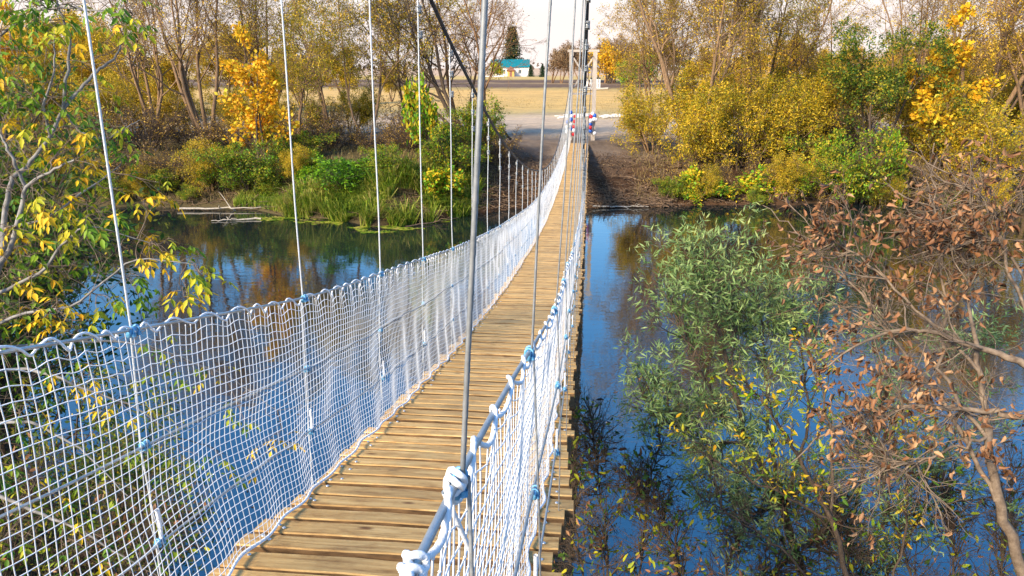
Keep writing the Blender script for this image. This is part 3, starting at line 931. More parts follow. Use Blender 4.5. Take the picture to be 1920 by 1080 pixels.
def grow(rng, p0, d0, L0, r0, spec):
    """level-wise branching, all branches of a level at once.
    spec: list of dicts k, wig, trop, n, lr, ang, t0, rr, taper"""
    p, d = np.atleast_2d(p0).astype(float), unit(np.atleast_2d(d0).astype(float))
    L, r = np.atleast_1d(L0).astype(float), np.atleast_1d(r0).astype(float)
    levels = []
    for s in spec:
        n, k = len(p), s['k']
        pts = np.empty((n, k + 1, 3)); dirs = np.empty((n, k + 1, 3))
        pts[:, 0] = p; dd = d.copy(); dirs[:, 0] = dd
        for i in range(k):
            dd = unit(dd + rng.normal(size=(n, 3)) * s['wig'] + UP * s['trop'])
            pts[:, i + 1] = pts[:, i] + dd * (L / k)[:, None]
            dirs[:, i + 1] = dd
        tt = np.linspace(0, 1, k + 1)
        R = r[:, None] * (1 - (1 - s['taper']) * tt[None])
        levels.append((pts, R, dirs, L))
        c = s.get('n', 0)
        if not c:
            break
        t = s['t0'] + (1 - s['t0']) * (np.arange(c)[None] + rng.random((n, c))) / c
        t = np.clip(t, 0, 0.999)
        fi = t * k; i0 = fi.astype(int); w = (fi - i0)[..., None]
        ii = np.arange(n)[:, None]
        cp = pts[ii, i0] * (1 - w) + pts[ii, i0 + 1] * w
        cd_ = dirs[ii, i0 + 1]
        a = rad(s['ang']) * (1 + 0.3 * rng.normal(size=(n, c)))
        rv = rng.normal(size=(n, c, 3))
        side = unit(rv - (rv * cd_).sum(-1, keepdims=True) * cd_)
        nd = cd_ * np.cos(a)[..., None] + side * np.sin(a)[..., None]
        nL = L[:, None] * s['lr'] * (1.15 - 0.6 * t) * (0.75 + 0.5 * rng.random((n, c)))
        nr = (r[:, None] * (1 - (1 - s['taper']) * t)) * s['rr']
        p, d, L, r = cp.reshape(-1, 3), nd.reshape(-1, 3), nL.ravel(), nr.ravel()
    return levels


def wood(levels, sides=(7, 5, 4, 3, 3, 3), rmin=0.004):
    g = Geo()
    for (pts, R, _, _), s in zip(levels, sides):
        g.add(*tubes(pts, np.maximum(R, rmin), s))
    return g


def leaf_quads(rng, pos, dirs, l, w, droop=0.3, fold=False, curl=0.0):
    n = len(pos)
    d = unit(dirs + rng.normal(size=(n, 3)) * 0.7 - UP * droop)
    rv = rng.normal(size=(n, 3))
    s = unit(np.cross(d, rv))
    nn = np.cross(s, d)
    ll = (l * (0.6 + 0.8 * rng.random(n)))[:, None]
    ww = ll * (w / l) * 0.5
    if not fold:
        v = np.stack([pos, pos + d * ll * 0.45 + s * ww, pos + d * ll, pos + d * ll * 0.45 - s * ww], 1)
        f = np.arange(n * 4).reshape(n, 4)
        return v.reshape(-1, 3), f
    c = curl * ll
    v = np.stack([pos, pos + d * ll * 0.3 + s * ww * 0.9 + nn * c * 0.5, pos + d * ll * 0.68 + s * ww * 0.7 + nn * c * 0.2, pos + d * ll - nn * c * 0.9,
                  pos + d * ll * 0.68 - s * ww * 0.7 + nn * c * 0.2, pos + d * ll * 0.3 - s * ww * 0.9 + nn * c * 0.5, pos + d * ll * 0.3 - nn * c * 0.15, pos + d * ll * 0.68 - nn * c * 0.4], 1)
    base = np.array([(0, 1, 6, 6), (1, 2, 7, 6), (2, 3, 7, 7), (0, 6, 5, 5), (6, 7, 4, 5), (7, 3, 4, 4)])
    tri = np.array([(0, 1, 6), (2, 3, 7), (0, 6, 5), (7, 3, 4)])
    qd = np.array([(1, 2, 7, 6), (6, 7, 4, 5)])
    o = 8 * np.arange(n)[:, None, None]
    # split quads to triangles so that one face array does
    allf = np.concatenate([tri, [(1, 2, 7), (1, 7, 6), (6, 7, 4), (6, 4, 5)]])
    return v.reshape(-1, 3), (allf[None] + o).reshape(-1, 3)


def leaf_points(rng, levels, count, lv=(-1,), spread=0.1, t0=0.2):
    ps, ds = [], []
    tot = sum(len(levels[k][0]) for k in lv)
    for k in lv:
        pts, R, dirs, L = levels[k]
        n, kk = pts.shape[0], pts.shape[1] - 1
        m = int(count * n / tot)
        i = rng.integers(0, n, m)
        t = (t0 + (1 - t0) * rng.random(m)) * kk * 0.999
        i0 = t.astype(int); w = (t - i0)[:, None]
        ps.append(pts[i, i0] * (1 - w) + pts[i, i0 + 1] * w + rng.normal(size=(m, 3)) * spread)
        ds.append(dirs[i, i0 + 1])
    return np.concatenate(ps), np.concatenate(ds)


def make_tree(name, label, cat, seed, H, stems, bark, leafs, spec_over=None, spread0=0.35, nleaf=6000, ll=0.12, lw=0.06, droop=0.3, base_r=0.16, lspread=0.12, trop=0.06, nb=(8, 6, 5, 4), dens_lv=(-1,), group=None, rmin=0.006, lean=(0, 0)):
    rng = np.random.default_rng(seed)
    az = rng.random(stems) * 2 * np.pi
    az = np.arange(stems) * 2 * np.pi / stems + rng.normal(size=stems) * 0.4
    d0 = np.stack([np.cos(az) * spread0 + lean[0], np.sin(az) * spread0 + lean[1], np.ones(stems)], -1)
    p0 = np.stack([np.cos(az) * 0.15 * (stems > 1), np.sin(az) * 0.15 * (stems > 1), np.full(stems, -0.3)], -1)
    L0 = H * (0.72 + 0.25 * rng.random(stems))
    spec = [dict(k=9, wig=0.10, trop=trop, n=nb[0], lr=0.48, ang=42, t0=0.28, rr=0.55, taper=0.22),
            dict(k=6, wig=0.16, trop=trop, n=nb[1], lr=0.50, ang=42, t0=0.2, rr=0.55, taper=0.3),
            dict(k=5, wig=0.20, trop=trop * 0.7, n=nb[2], lr=0.55, ang=42, t0=0.15, rr=0.6, taper=0.35),
            dict(k=3, wig=0.22, trop=trop * 0.3, n=nb[3], lr=0.6, ang=40, t0=0.15, rr=0.65, taper=0.4),
            dict(k=3, wig=0.25, trop=0.0, n=0, lr=0, ang=0, t0=0, rr=0, taper=0.4)]
    if spec_over:
        for i, q in spec_over.items():
            spec[i].update(q)
    lv = grow(rng, p0, d0, L0, base_r * (0.75 + 0.5 * rng.random(stems)), spec)
    t = thing(name, label, cat, group=group)
    wood(lv, rmin=rmin).obj('trunk', M[bark], t)
    g = Geo()
    lm = leafs if isinstance(leafs, list) else [leafs]
    for i, m in enumerate(lm):
        pos, ds = leaf_points(rng, lv, nleaf // len(lm), dens_lv, lspread)
        g.add(*leaf_quads(rng, pos, ds, ll, lw, droop), i)
    g.obj('crown', [M[m] for m in lm], t, kind='stuff')
    return t


def make_bush(name, label, cat, seed, H, W, bark, leafs, nleaf=6000, ll=0.1, lw=0.05, stems=9, droop=0.1, lspread=0.1, group=None, twig=4):
    rng = np.random.default_rng(seed)
    az = rng.random(stems) * 2 * np.pi
    tilt = W / H * rng.random(stems) ** 0.6
    d0 = np.stack([np.cos(az) * tilt, np.sin(az) * tilt, np.ones(stems)], -1)
    p0 = np.stack([np.cos(az) * 0.12 * W, np.sin(az) * 0.12 * W, np.full(stems, -0.15)], -1)
    L0 = np.hypot(H, W * tilt / 1.4) * (0.6 + 0.45 * rng.random(stems))
    spec = [dict(k=7, wig=0.12, trop=0.02, n=9, lr=0.45, ang=38, t0=0.15, rr=0.5, taper=0.25),
            dict(k=5, wig=0.2, trop=0.03, n=6, lr=0.55, ang=38, t0=0.15, rr=0.55, taper=0.3),
            dict(k=3, wig=0.24, trop=0.0, n=twig, lr=0.6, ang=40, t0=0.1, rr=0.6, taper=0.4),
            dict(k=2, wig=0.25, trop=0.0, n=0, lr=0, ang=0, t0=0, rr=0, taper=0.4)]
    lv = grow(rng, p0, d0, L0, np.full(stems, 0.012 * H + 0.01), spec)
    t = thing(name, label, cat, group=group)
    wood(lv, (5, 4, 3, 3), rmin=0.004).obj('stems', M[bark], t)
    g = Geo()
    lm = leafs if isinstance(leafs, list) else [leafs]
    for i, m in enumerate(lm):
        pos, ds = leaf_points(rng, lv, nleaf // len(lm), (-1, -2), lspread)
        g.add(*leaf_quads(rng, pos, ds, ll, lw, droop), i)
    g.obj('foliage', [M[m] for m in lm], t, kind='stuff')
    return t


def put(t, px, D, sc=1, rz=0, first=False, label=None, group=None, dz=0.0, tilt=(0, 0)):
    if D < 43 and not (885 < px < 1245):
        D -= 1.7
    if D < 46 and 300 < px < 880 and t.name.split('.')[0] in ('olive_bush', 'brown_thicket', 'lime_bush'):
        sc = np.array(sc) * (0.78, 0.78, 0.66) if not np.isscalar(sc) else (sc * 0.85, sc * 0.85, sc * 0.68)
    c = PC(px, D, 2.2)
    z = float(ground_z(c[0], c[1])) + dz
    if first:
        t.location = (c[0], c[1], z)
        t.rotation_euler = (tilt[0], tilt[1], rz)
        t.scale = (sc, sc, sc) if np.isscalar(sc) else sc
        if group:
            t['group'] = group
        if label:
            t['label'] = label
        return t
    return dup(t, (c[0], c[1], z), rz, sc, label, group, tilt)


# ---- far bank, left of the bridge
bareA = make_tree('bare_tree', 'tall many-stemmed brown tree, nearly leafless, behind the left yellow maple', 'tree', 11, 14.5, 5, 'bark_brown', ['leaf_golden', 'leaf_rusty'], spread0=0.30, nleaf=6500, ll=0.11, lw=0.06, base_r=0.125)
bareB = make_tree('bare_tree', 'slender reddish two-stemmed tree with bare twigs rising left of the sky gap', 'tree', 12, 13.5, 2, 'bark_red', ['leaf_rusty'], spread0=0.14, nleaf=1200, ll=0.09, lw=0.05, base_r=0.15, nb=(10, 6, 5, 4))
bareC = make_tree('sparse_tree', 'sparse olive-leaved tree with two pale trunks on the left bank', 'tree', 13, 10.5, 2, 'bark_brown', ['leaf_golden', 'leaf_olive'], spread0=0.22, nleaf=9000, ll=0.12, lw=0.055, base_r=0.11, nb=(9, 6, 5, 4))
leanD = make_tree('leaning_tree', 'big dark tree leaning left over the bank beside the sky gap', 'tree', 14, 13, 3, 'bark_dark', ['leaf_golden', 'leaf_rusty'], spread0=0.20, nleaf=6000, ll=0.12, lw=0.06, base_r=0.15, lean=(-0.75, 0.0), nb=(9, 6, 5, 4))
put(bareA, 392, 46, 1, 0.4, True)
put(bareA, 285, 50, 0.9, 2.4, label='many-stemmed bare tree fanning out behind the near maple on the left')
put(bareA, 500, 52, 0.9, 4.4, label='bare brown tree standing behind the orange-leaved young maple')
put(bareC, 690, 46, 1, 0.2, True)
put(bareC, 620, 49, 1.05, 1.9, label='fine-twigged tree in the middle of the left bank clump')
put(bareC, 775, 50, 1.0, 3.6, label='sparse tree with fine twigs behind the small yellow sapling')
put(bareC, 560, 45, 0.85, 5.0, label='short sparse tree just right of the orange-leaved maple')
put(leanD, 885, 47, 1, 0, True)
put(bareB, 905, 46, 1, 0.5, True)
put(bareB, 868, 50, 0.95, 2.6, label='thin reddish bare tree just behind the leaning dark tree')

goldA = make_tree('golden_willow', 'broad many-stemmed golden willow right of the sky gap', 'tree', 21, 12.5, 6, 'bark_brown', ['leaf_golden', 'leaf_golden', 'leaf_rusty'], spread0=0.55, nleaf=21000, ll=0.12, lw=0.05, base_r=0.13, droop=0.5, lspread=0.16, nb=(8, 6, 5, 4))
bgA = make_tree('background_tree', 'golden brown tree in the row behind the left bank', 'tree', 31, 11, 4, 'bark_brown', ['leaf_golden', 'leaf_golden'], spread0=0.35, nleaf=17000, ll=0.27, lw=0.15, base_r=0.2, lspread=0.3, nb=(7, 6, 5, 3), group='golden brown trees behind the left bank', rmin=0.01)
bgB = make_tree('background_tree', 'rusty brown tree in the row across the field on the right', 'tree', 32, 10, 4, 'bark_brown', ['leaf_rusty', 'leaf_golden'], spread0=0.45, nleaf=17000, ll=0.26, lw=0.13, base_r=0.2, lspread=0.32, nb=(7, 6, 5, 3), group='rusty brown trees behind the right bank', rmin=0.01)
bgC = make_tree('background_tree', 'bare grey-brown tree of the far row behind the timber portal', 'tree', 33, 11, 3, 'bark_red', ['leaf_tan'], spread0=0.3, nleaf=3500, ll=0.3, lw=0.16, base_r=0.2, lspread=0.3, nb=(8, 6, 5, 3), group='bare trees of the far row behind the portal', rmin=0.03)
bushO = make_bush('olive_bush', 'olive green bush on the left bank below the bare trees', 'bush', 41, 3.2, 2.2, 'bark_dark', ['leaf_olive', 'leaf_olive', 'leaf_lime', 'leaf_green'], nleaf=9000, ll=0.13, lw=0.06)
bushG = make_bush('golden_bush', 'golden olive bush below the big willow', 'bush', 42, 4.4, 3.4, 'bark_brown', ['leaf_golden', 'leaf_golden', 'leaf_olive'], nleaf=16000, ll=0.15, lw=0.05, droop=0.4, lspread=0.14)
bushD = make_bush('brown_thicket', 'dark leafless thicket at the foot of the left bank trees', 'bush', 43, 2.8, 2.6, 'bark_dark', ['leaf_rusty', 'litter'], nleaf=2200, ll=0.1, lw=0.05, stems=14, twig=5, group='leafless thickets on the left bank')
bushL = make_bush('lime_bush', 'bright lime green bush at the left bank above the reeds', 'bush', 44, 2.6, 1.7, 'bark_dark', ['leaf_lime', 'leaf_lime', 'leaf_green'], nleaf=6500, ll=0.17, lw=0.08)
bushY = make_bush('yellow_shrub', 'small bright yellow shrub at the water', 'shrub', 45, 1.7, 1.1, 'bark_dark', ['leaf_yellow', 'leaf_lime'], nleaf=1700, ll=0.17, lw=0.11, stems=6)
mapY = make_tree('young_maple', 'young maple with orange-yellow leaves standing on the left bank', 'tree', 51, 8.2, 2, 'bark_dark', ['leaf_orange', 'leaf_orange', 'leaf_yellow'], spread0=0.10, nleaf=3200, ll=0.24, lw=0.17, base_r=0.07, lspread=0.16, nb=(9, 4, 3, 2), droop=0.4, spec_over={0: dict(lr=0.36, t0=0.12, ang=50), 1: dict(lr=0.42)})

G = 'golden brown trees behind the left bank'
first = True
for i, (px, D, s) in enumerate([(-60, 66, 1.15), (40, 72, 1.1), (110, 64, 1.0), (190, 74, 1.15), (260, 66, 0.95), (340, 76, 1.05), (430, 82, 1.05), (510, 78, 0.9), (570, 88, 0.95), (650, 96, 0.8), (735, 104, 0.75), (150, 90, 1.3), (20, 54, 0.9)]):
    put(bgA, px, D, s * (0.60 + 0.1 * math.sin(i * 2.3)), i * 1.3, first, label=None, group=G)
    first = False
G = 'rusty brown trees behind the right bank'
first = True
for i, (px, D, s) in enumerate([(1385, 84, 0.85), (1450, 100, 1.15), (1530, 108, 1.2), (1600, 92, 1.05), (1670, 82, 1.0), (1740, 76, 1.1), (1830, 74, 1.1), (1900, 70, 1.1), (1990, 66, 1.2), (1330, 120, 1.1)]):
    put(bgB, px, D, s * (0.66 + 0.08 * math.sin(i * 2.1)), i * 1.7, first, group=G)
    first = False
G = 'bare trees of the far row behind the portal'
first = True
rr_ = random.Random(8)
for i, px in enumerate([1035, 1052, 1070, 1086, 1100, 1118, 1134, 1150, 1168, 1186, 1205, 1225, 1250]):
    put(bgC, px, 205 + rr_.uniform(-12, 15), (0.75 if px < 1060 else 0.95) * rr_.uniform(0.85, 1.1), i * 1.1, first, group=G)
    first = False

put(goldA, 1300, 47, (1.2, 1.2, 1.22), 0.3, True, tilt=(0, -0.10))
put(goldA, 1232, 53, 0.8, 2.2, label='smaller golden willow behind the left side of the broad willow')
put(goldA, 1420, 50, 1.0, 4.1, label='golden willow standing right behind the broad willow')
put(goldA, 1830, 47, 1.12, 5.3, label='wide golden willow with sweeping branches at the right edge')
put(goldA, 1950, 45, 1.0, 1.3, label='golden willow cut by the right edge of the photo')
put(bareC, 1537, 50, 0.95, 2.0, label='thin dark-stemmed bare tree between the willows on the right bank')
put(bareA, 1690, 51, 0.85, 1.1, label='bare forked tree behind the green-leaved tree on the right')
greenT = make_tree('green_tree', 'leafy dark green tree on the right bank beside the yellow maple', 'tree', 61, 10.5, 3, 'bark_dark', ['leaf_green', 'leaf_olive'], spread0=0.32, nleaf=14000, ll=0.19, lw=0.11, base_r=0.13, lspread=0.18, nb=(9, 6, 4, 3))
put(greenT, 1640, 43.5, 0.70, 0.5, True)
put(mapY, 492, 42.5, 0.9, 0.3, True)
put(mapY, 1752, 43, 1.05, 2.0, label='yellow-leaved young maple among the willows at the right', tilt=(0, 0.08))
put(mapY, 25, 50, 1.0, 3.0, label='yellow maple glimpsed behind the near tree at the left edge')

put(bushL, 645, 39.0, (1.35, 1.2, 1.05), 0.2, True)
put(bushL, 590, 40.0, 0.8, 1.2, label='smaller lime green bush left of the bright one above the reeds')
put(bushO, 470, 41, 1.15, 0.5, True, label='large olive bush below the orange-leaved maple')
put(bushO, 410, 42, 0.9, 2.2, label='round olive bush left of the large olive bush')
put(bushO, 555, 42.5, 0.9, 3.4, label='olive bush right below the orange-leaved maple')
put(bushO, 850, 41.0, 1.1, 4.6, label='tall olive bush at the foot of the leaning tree')
put(bushO, 893, 43.5, 0.85, 0.9, label='olive bush nearest the bridge on the left bank')
put(bushO, 730, 39, 0.7, 5.5, label='low olive bush between the lime bush and the sapling')
put(bushO, 1600, 41.5, 1.15, 5.5, label='green bush under the leafy green tree on the right bank')
put(bushO, 1540, 41.5, 0.75, 1.5, label='low green bush left of the leafy green tree')
put(bushY, 803, 41.0, (0.9, 0.9, 1.9), 0.3, True, label='small yellow sapling bush on the left bank near the bridge', dz=0.8)
put(bushY, 822, 38.6, (1.1, 1.0, 0.85), 1.3, label='low orange-yellow shrub just above the reeds')
put(bushY, 1278, 41.6, (0.9, 0.8, 0.9), 2.1, label='lime and yellow shrub at the water right of the bare slope')
put(bushY, 1420, 41.3, (1.5, 1.0, 0.9), 3.1, label='yellow shrub hanging over the water under the broad willow')
put(bushY, 1350, 41.5, (1.0, 0.8, 0.55), 0.4, label='pale yellow shrub at the water under the broad willow')
put(bushY, 1525, 41.5, (1.0, 0.9, 1.1), 4.1, label='lime yellow shrub at the water in the middle of the right bank')
put(bushY, 1700, 41.9, (0.9, 0.9, 1.9), 5.1, label='bright yellow shrub at the water below the yellow maple')
put(bushY, 1312, 40.9, (0.6, 0.6, 0.4), 5.6, label='small yellow shrub nearest the water below the broad willow')
put(bushG, 1290, 44, 1.0, 0.3, True)
put(bushG, 1225, 46.5, 0.8, 4.0, label='golden olive bush at the edge of the sandy ground')
put(bushG, 1390, 43.5, 1.05, 1.4, label='golden olive bush in front of the second willow')
put(bushG, 1480, 43, 0.95, 2.4, label='golden olive bush left of the green tree on the right bank')
put(bushG, 1800, 43, 1.0, 3.3, label='yellow-olive bush at the water near the right edge')
put(bushG, 1890, 42.5, 1.05, 4.3, label='yellow-olive bush cut by the right edge')
put(bushG, 1745, 45, 0.9, 5.3, label='golden bush behind the yellow maple on the right')
put(bushG, 1340, 47.5, 1.0, 5.0, label='golden bush among the trunks of the broad willow')
G = 'leafless thickets on the left bank'
first = True
for i, (px, D, s) in enumerate([(330, 42.5, 1.0), (280, 44, 1.1), (372, 44.5, 1.1), (240, 42, 0.9), (440, 45, 1.1), (540, 44.5, 1.0), (625, 44, 0.9), (700, 43.5, 0.9), (755, 43.0, 0.9), (830, 44, 1.1), (180, 44, 1.0), (120, 43, 1.0), (600, 47, 1.0), (770, 46, 1.1), (930, 43, 0.7)]):
    put(bushD, px, D, s, i * 1.9, first, group=G)
    first = False
G = 'leafless thickets on the right bank'
for i, (px, D, s) in enumerate([(1255, 42.0, 0.55), (1330, 42.3, 0.7), (1440, 42.2, 0.7), (1660, 42.5, 0.9), (1590, 45, 1.0), (1520, 46, 1.1), (1760, 41.8, 0.8), (1850, 42, 0.7)]):
    put(bushD, px, D, s, i * 2.3 + 1, False, group=G, label='dark leafless thicket at the foot of the right bank trees')
G = 'low olive undergrowth along the left waterline'
rr_ = random.Random(21)
for i, px in enumerate([-80, -20, 40, 95, 150, 205, 250, 300, 345, 395, 440, 500, 545, 585]):
    put(bushO if i % 3 else bushG, px, 40.6 + rr_.uniform(-0.2, 0.8), rr_.uniform(0.35, 0.62), i * 1.1, group=G, label='low olive bush in the strip of undergrowth along the left waterline')
G = 'golden scrub filling the space behind the left bank trees'
for i, px in enumerate([-60, 10, 70, 130, 190, 250, 310, 365, 425, 480, 540, 600, 660]):
    put(bushG, px, 50 + rr_.uniform(-2, 5), rr_.uniform(0.8, 1.15) * (1 if px < 280 else 0.6), i * 1.7, group=G, label='golden scrub bush filling the space behind the left bank trees')
G = 'low undergrowth along the right waterline'
for i, px in enumerate([1262, 1310, 1365, 1430, 1490, 1560, 1620, 1680, 1740, 1790, 1850, 1910, 1980]):
    put([bushO, bushG, bushD][i % 3], px, 41.0 + rr_.uniform(-0.3, 0.6), rr_.uniform(0.3, 0.5), i * 1.3, group=G, label='low bush in the strip of undergrowth along the right waterline')
G = 'golden scrub behind the right bank trees'
for i, px in enumerate([1470, 1550, 1610, 1680, 1740, 1810, 1880, 1950]):
    put(bushG, px, 50 + rr_.uniform(-2, 5), rr_.uniform(0.8, 1.1), i * 1.9 + 1, group=G, label='golden scrub bush behind the right bank trees')
put(bushL, 1192, 170, 2.6, 1.0, label='yellow-green bush on the far field left of the willows')
orb = make_bush('orange_bush', 'bright orange leaved tree top above the far brown row', 'tree', 46, 9.5, 3.0, 'bark_dark', ['leaf_orange'], nleaf=3000, ll=0.5, lw=0.35, lspread=0.4)
put(orb, 1141, 190, 0.95, 0, True)


# ---- spruce and small conifers by the house
def conifer(name, label, seed, H, R0, cat='tree', group=None):
    rng = np.random.default_rng(seed)
    t = thing(name, label, cat, group=group)
    Geo().add(*tubes(np.array([[0, 0, 0], [0, 0, H * 0.97]]), [[0.03 * H * 0.5, 0.02]], 6)).obj('trunk', M['bark_dark'], t)
    n = 520
    h = rng.random(n) ** 1.35
    az = rng.random(n) * 2 * np.pi
    L = R0 * (1 - h) ** 1.0 * (0.65 + 0.5 * rng.random(n)) + 0.05 * R0
    p = np.stack([0 * h, 0 * h, H * (0.06 + 0.92 * h)], -1)
    d = np.stack([np.cos(az), np.sin(az), 0.05 - 0.35 * (1 - h) + 0.9 * h ** 4], -1)
    pts = p[:, None] + unit(d)[:, None] * L[:, None, None] * np.linspace(0, 1, 5)[None, :, None]
    pts[:, :, 2] += (np.linspace(0, 1, 5) ** 2)[None] * L[:, None] * 0.18
    m = 5200
    i = rng.integers(0, n, m); q = rng.random(m) * 3.99; i0 = q.astype(int); w = (q - i0)[:, None]
    pos = pts[i, i0] * (1 - w) + pts[i, i0 + 1] * w + rng.normal(size=(m, 3)) * 0.035 * R0
    g = Geo().add(*leaf_quads(rng, pos, unit(d)[i], 0.17 * R0, 0.05 * R0, 0.3))
    g.obj('crown', M['leaf_conifer'], t, kind='stuff')
    return t


sp1 = conifer('spruce_tree', 'tall dark spruce with a split top behind the teal-roofed house', 71, 19.0, 5.6)
put(sp1, 957, 322, 1.0, 0, True)
sp2 = put(sp1, 963, 324, 1.02, 1, label='second tall spruce standing close behind the first')
sm1 = conifer('small_conifer', 'small dark conifer just right of the white house', 72, 4.4, 1.5)
put(sm1, 995, 290, 1.0, 0, True)
put(sm1, 1017, 280, 1.05, 1, label='small dark conifer standing alone in the gap right of the first')
ybush = put(bushY, 937, 285, (2.6, 2.6, 2.9), 0, label='yellow-green tree in front of the left end of the white house')
# far tree line on the horizon
tl = make_bush('far_wood', '', '', 73, 9, 10, 'bark_dark', ['leaf_conifer', 'leaf_rusty'], nleaf=2500, ll=2.0, lw=1.5, lspread=1.5)
for k in ('label', 'category'):
    del tl[k]
cr = [c for c in tl.children]
rng = np.random.default_rng(3)
n = 5200
px = rng.uniform(-2600, 2600, n)
yy = 900 + rng.normal(size=n) * 25
gz = 4.0
hh = 6 + 4 * vnoise(px * 0.02, 0 * px, 5) + 3 * vnoise(px * 0.08, 0 * px, 6)
pos = np.stack([px, yy, gz + rng.random(n) * np.maximum(hh, 2)], -1)
for c in cr:
    bpy.data.objects.remove(c)
bpy.data.objects.remove(tl)
Geo().add(*leaf_quads(rng, pos, rng.normal(size=(n, 3)), 4.0, 3.0, 0)).obj('far_treeline', M['bark_dark'], kind='stuff')

# ------------------------------------------------------------------ bank dressing
def blades(rng, pos, h, w, lean=0.35):
    n = len(pos)
    az = rng.random(n) * 2 * np.pi
    hh = h * (0.5 + rng.random(n))
    out = np.stack([np.cos(az), np.sin(az), 0 * az], -1)
    a2 = rng.random(n) * 2 * np.pi
    s = np.stack([np.cos(a2), np.sin(a2), 0 * az], -1) * (w / 2)
    ln = (lean * hh * rng.random(n))[:, None]
    mid = pos + UP * (hh * 0.6)[:, None] + out * ln * 0.35
    tip = pos + UP * (hh * (0.95 - 0.3 * lean))[:, None] + out * ln * 1.4
    v = np.stack([pos - s, pos + s, mid + s * 0.8, mid - s * 0.8, tip], 1)
    o = 5 * np.arange(n)[:, None]
    f = np.concatenate([np.array([[0, 1, 2]]) + o, np.array([[0, 2, 3]]) + o, np.array([[3, 2, 4]]) + o])
    return v.reshape(-1, 3), f


def strip_points(rng, px0, px1, n, s0, s1):
    """points on the far bank, s metres in from the water edge, between two bearings"""
    a, b2 = PC(px0, 40, 0), PC(px1, 40, 0)
    x = rng.uniform(a[0], b2[0], n)
    s = rng.uniform(s0, s1, n)
    y = y_far(x) + s
    return np.stack([x, y, ground_z(x, y)], -1)


rng = np.random.default_rng(9)
g = Geo()
p = strip_points(rng, 590, 905, 17000, -0.4, 4.2)
p[:, 2] = np.maximum(p[:, 2], -0.1)
keep = vnoise(p[:, 0] * 0.9, p[:, 1] * 1.3, 6) + 0.5 * vnoise(p[:, 0] * 2.9, p[:, 1] * 2.9, 7) > 0.02
pk = p[keep]; hv = vnoise(pk[:, 0] * 0.7, pk[:, 1] * 0.7, 19) > 0
g.add(*blades(rng, pk[hv], 1.25, 0.04, 1.35))
g.add(*blades(rng, pk[~hv], 0.8, 0.04, 1.3))
p = strip_points(rng, 470, 610, 2500, 0.1, 1.2)
g.add(*blades(rng, p, 0.40, 0.03, 0.6))
g.obj('reeds', M['reed'], kind='stuff')
# floating green mat along the reed edge
g = Geo()
n = 5200
x = rng.uniform(PC(490, 37, 0)[0], PC(900, 37, 0)[0], n)
y = y_far(x) - rng.random(n) ** 1.6 * (1.1 + 0.9 * vnoise(x * 0.6, 0 * x, 9)) + 0.1
kd = vnoise(x * 0.8, y * 2.2, 23) + 0.6 * vnoise(x * 2.5, y * 6, 24) > 0.25
x, y = x[kd], y[kd]; n = len(x)
pos = np.stack([x, y, 0.008 + 0.02 * rng.random(n)], -1)
d = rng.normal(size=(n, 3)); d[:, 2] = 0; d = unit(d) * 0.12
s = np.stack([-d[:, 1], d[:, 0], 0 * x], -1) * 0.7
v = np.stack([pos - d, pos + s, pos + d, pos - s], 1)
g.add(v.reshape(-1, 3), np.arange(4 * n).reshape(n, 4))
g.obj('floating_duckweed', M['reed'], kind='stuff')
# dry grass and leaf litter
g = Geo()
p = strip_points(rng, -100, 930, 9000, 0.3, 9)
g.add(*blades(rng, p, 0.35, 0.02, 1.0))
p = strip_points(rng, 1190, 2100, 8000, 0.3, 9)
g.add(*blades(rng, p, 0.35, 0.02, 1.0))
x = rng.uniform(-14, 30, 9000); y = 52 + rng.random(9000) ** 1.4 * 60
keep = vnoise(x * 0.25, y * 0.12, 17) + (y - 70) / 40 > 0.1
g.add(*blades(rng, np.stack([x, y, ground_z(x, y)], -1)[keep], 0.22, 0.03, 1.0))
g.obj('dry_grass', M['dry_grass'], kind='stuff')
g = Geo()
p = strip_points(rng, 880, 1330, 5000, 0.05, 8)
q = strip_points(rng, -100, 2100, 9000, 0.05, 3.5)
p = np.concatenate([p, q]); p[:, 2] += 0.03
g.add(*leaf_quads(rng, p, rng.normal(size=p.shape), 0.075, 0.05, 0))
g.obj('leaf_litter', M['litter'], kind='stuff')
# fallen twigs and brush
g = Geo()
p = np.concatenate([strip_points(rng, 880, 1330, 900, 0.0, 7), strip_points(rng, 300, 2000, 1100, 0.0, 2.5), strip_points(rng, 1120, 1260, 300, 0, 0.7)])
n = len(p)
d = rng.normal(size=(n, 3)); d[:, 2] = np.abs(d[:, 2]) * 0.25
L = rng.uniform(0.3, 1.5, n)
pts = p[:, None] + unit(d)[:, None] * (L[:, None] * np.linspace(-0.5, 0.5, 4)[None])[..., None] + rng.normal(size=(n, 4, 3)) * 0.04
pts[:, :, 2] += 0.05
g.add(*tubes(pts, 0.010 + 0.012 * rng.random((n, 1)) + np.zeros((n, 4)), 4))
g.obj('fallen_twigs', M['dry_twig'], kind='stuff')


